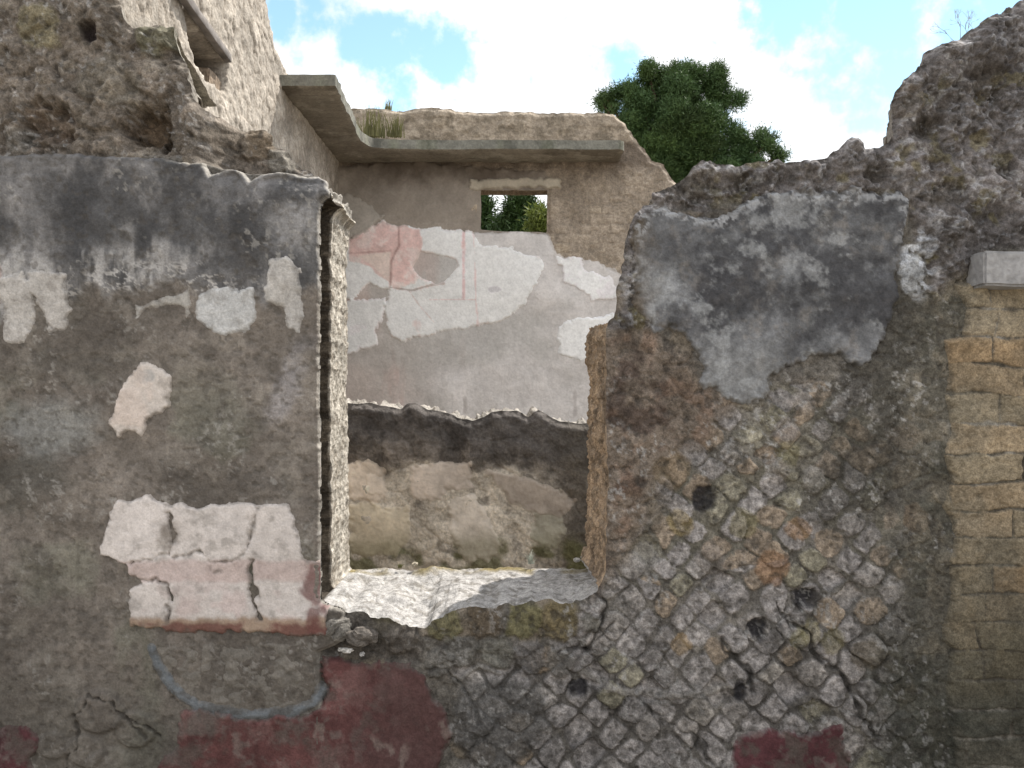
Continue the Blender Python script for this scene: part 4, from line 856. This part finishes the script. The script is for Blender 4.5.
tree('large dark green stone pine against the bright sky, right of the roof slab', 24, 690, [(640, 106, 24), (612, 104, 13), (604, 102, 7), (628, 92, 12), (664, 84, 24), (650, 72, 14), (690, 72, 15), (706, 84, 20), (724, 100, 16), (738, 100, 8), (738, 148, 15), (764, 142, 13), (778, 154, 9), (690, 120, 42), (650, 140, 36), (710, 155, 38), (752, 170, 24), (670, 170, 40)],
     .085, 8200, ML_PINE, 'pine_tree', per=32)
tree('dark leafy tree whose top shows through the small square window of the far wall', 18, 520, [(519, 216, 12), (508, 228, 10), (530, 222, 12), (520, 238, 20), (505, 254, 18), (538, 250, 16), (522, 204, 7)], .11, 1500, ML_DARK, 'leafy_tree')
tree('narrow dark tree at the left edge of the small square window', 20, 476, [(480, 214, 6), (479, 226, 9), (476, 245, 15), (481, 204, 5)], .11, 700, ML_DARK, 'leafy_tree')
ML_LIGHT = leaf_mat('light_leaves', (.11, .15, .03), (.17, .2, .05), .3)
tree('small yellow-green bushy tree at the right edge of the small square window', 16, 548, [(541, 218, 6), (543, 229, 9), (547, 246, 16)], .09, 500, ML_LIGHT, 'leafy_tree')

MG = leaf_mat('dry_grass', (.14, .16, .06), (.28, .25, .12), .3)
def tuft(name, loc, n, hgt, spread, label, cat='weed', mat=MG, group=None, droop=.25, wd=.004, tilt=(0, 0)):
    spread *= .6; V_, Q_, T_ = [], [], []
    for i in range(n):
        x = rng.normal()*spread; y = rng.normal()*spread*.4; h = hgt*rng.uniform(.4, 1.1); a_ = rng.uniform(0, 6.28); dr = droop*rng.uniform(.2, 1.4)*h
        dx, dy = math.cos(a_)*dr+tilt[0]*h, math.sin(a_)*dr+tilt[1]*h; n0 = len(V_)
        for k in range(5):
            t = k/4; w_ = wd*(1-t*.85); cx = x+dx*t*t; cy = y+dy*t*t; cz = h*t
            V_ += [(cx-w_, cy, cz), (cx+w_, cy+w_*.4, cz)]; T_ += [[.8+.4*(i % 3)/2]*3]*2
        for k in range(4): Q_.append((n0+2*k, n0+2*k+1, n0+2*k+3, n0+2*k+2))
    o = raw_mesh(name, V_, Q_, np.array(T_)*.7, mat); o.location = loc
    return tag(o, label, cat, group)
def at(px, py, D): return Vector(((px-512)*D/F, D-D0, EYE+(384-py)*D/F))
tuft('grass_tuft', (at(352, 138, 6.3)), 60, .14, .05, 'leftmost pale grass tuft on the roof slab beside its corner', 'grass tuft', group='grass tufts on the roof slab')
tuft('grass_tuft', (at(372, 137, 6.25)), 90, .20, .06, 'tallest grass tuft growing on the roof slab near its corner', 'grass tuft', group='grass tufts on the roof slab')
tuft('grass_tuft', (at(396, 137, 6.3)), 60, .16, .06, 'rightmost thin grass tuft on the roof slab', 'grass tuft', group='grass tufts on the roof slab')
tuft('grass_tuft', (at(388, 110, 6.65)), 20, .08, .03, 'sparse dry stalks on the crest of the far wall', 'grass tuft')
tuft('green_weed', (at(270, 58, 4.6)+Vector((-.05, .0, .0))), 20, .07, .02, 'small green weed on the sunlit wall top by the roof slab', 'weed', MG)
# bare twiggy shrub on the top right crest
def shrub():
    segs = []
    def grow(p, d, l, r, k):
        q = p+d*l; segs.append(tube([p, (p+q)/2+Vector(rng.normal(size=3)*l*.06), q], [r, r*.8, r*.6], 5))
        if k:
            for _ in range(3):
                dd = (d+Vector(rng.normal(size=3)*.45)).normalized(); grow(q, dd, l*.62, r*.6, k-1)
    for i in range(5): grow(Vector((rng.normal()*.015, 0, 0)), Vector((-.35+rng.normal()*.45, rng.normal()*.3, .9)).normalized(), .045, .0011, 3)
    V_, Q_ = join(segs); o = raw_mesh('bare_shrub', V_, Q_, None, plain_mat('dry_twig', (.3, .27, .22), .9, 30, .2, .1)); o.location = at(962, 44, 2.6)
    tag(o, 'small bare twiggy shrub on the high right crest of the front wall', 'shrub')
shrub()
# small pale-flowered weed and loose stones at the back of the sill
def stone(label, loc, r, c, seed, name='loose_stone', asp=(1, .8, .6)):
    import bmesh
    bm = bmesh.new(); bmesh.ops.create_icosphere(bm, subdivisions=4, radius=1)
    P = np.array([v.co[:] for v in bm.verts]); n = fbm(P[:, 0]*3+P[:, 2]*2+seed, P[:, 1]*3-P[:, 2]*2.3, 1.6, 4, seed)
    P = np.sign(P)*np.abs(P)**.8*(1+.28*n)[:, None]*np.array(asp)*r
    for v, p in zip(bm.verts, P): v.co = p
    me = bpy.data.meshes.new(name); bm.to_mesh(me); bm.free()
    a_ = me.attributes.new('tint', 'FLOAT_COLOR', 'POINT'); c4 = np.ones((len(P), 4), np.float32); c4[:, :3] = C(*c)*(1+.25*n)[:, None]; a_.data.foreach_set('color', c4.ravel())
    me.materials.append(M_STONE); o = bpy.data.objects.new(name, me); COL.objects.link(o); o.location = loc; o.rotation_euler = (0, 0, seed*1.3)
    return tag(o, label, 'stone', 'loose stones around the window gap')
stone('grey stone wedged at the lower left corner of the window gap', at(338, 628, 2.39), .035, (98, 94, 88), 3, asp=(1, .7, .8))
stone('brown stone just right of the wedged corner stone', at(362, 636, 2.39), .032, (84, 78, 72), 5, asp=(1.2, .7, .7))
stone('small white lump standing for a sunlit plaster edge at the foot of the left jamb', at(345, 650, 2.375), .013, (166, 162, 156), 7, asp=(1.7, .7, .45))  # lump put in place of a plaster edge catching the sun
stone('tiny white lump right of the larger one, standing for the same sunlit edge', at(362, 654, 2.375), .009, (156, 152, 148), 11, asp=(1.9, .7, .4))  # second lump for that sunlit plaster edge
stone('small pale pebble at the back of the sill near the middle', at(415, 564, 2.80), .009, (160, 150, 130), 13)
stone('small pale pebble at the back of the sill near the right jamb', at(577, 560, 2.80), .011, (170, 166, 160), 17)
ML_W = leaf_mat('pale_leaf', (.4, .44, .36), (.6, .62, .55), .3)
def weedlet(loc, label, n, s, mat):
    tuft('sill_weed', loc, n, s, s*.25, label, 'weed', mat, droop=.8, wd=.0022)
weedlet(at(531, 564, 2.80), 'little pale weed standing on the back of the sill', 22, .035, ML_W)
weedlet(at(400, 568, 2.79), 'dry brown moss tuft on the sunny back edge of the sill', 60, .012, MG)
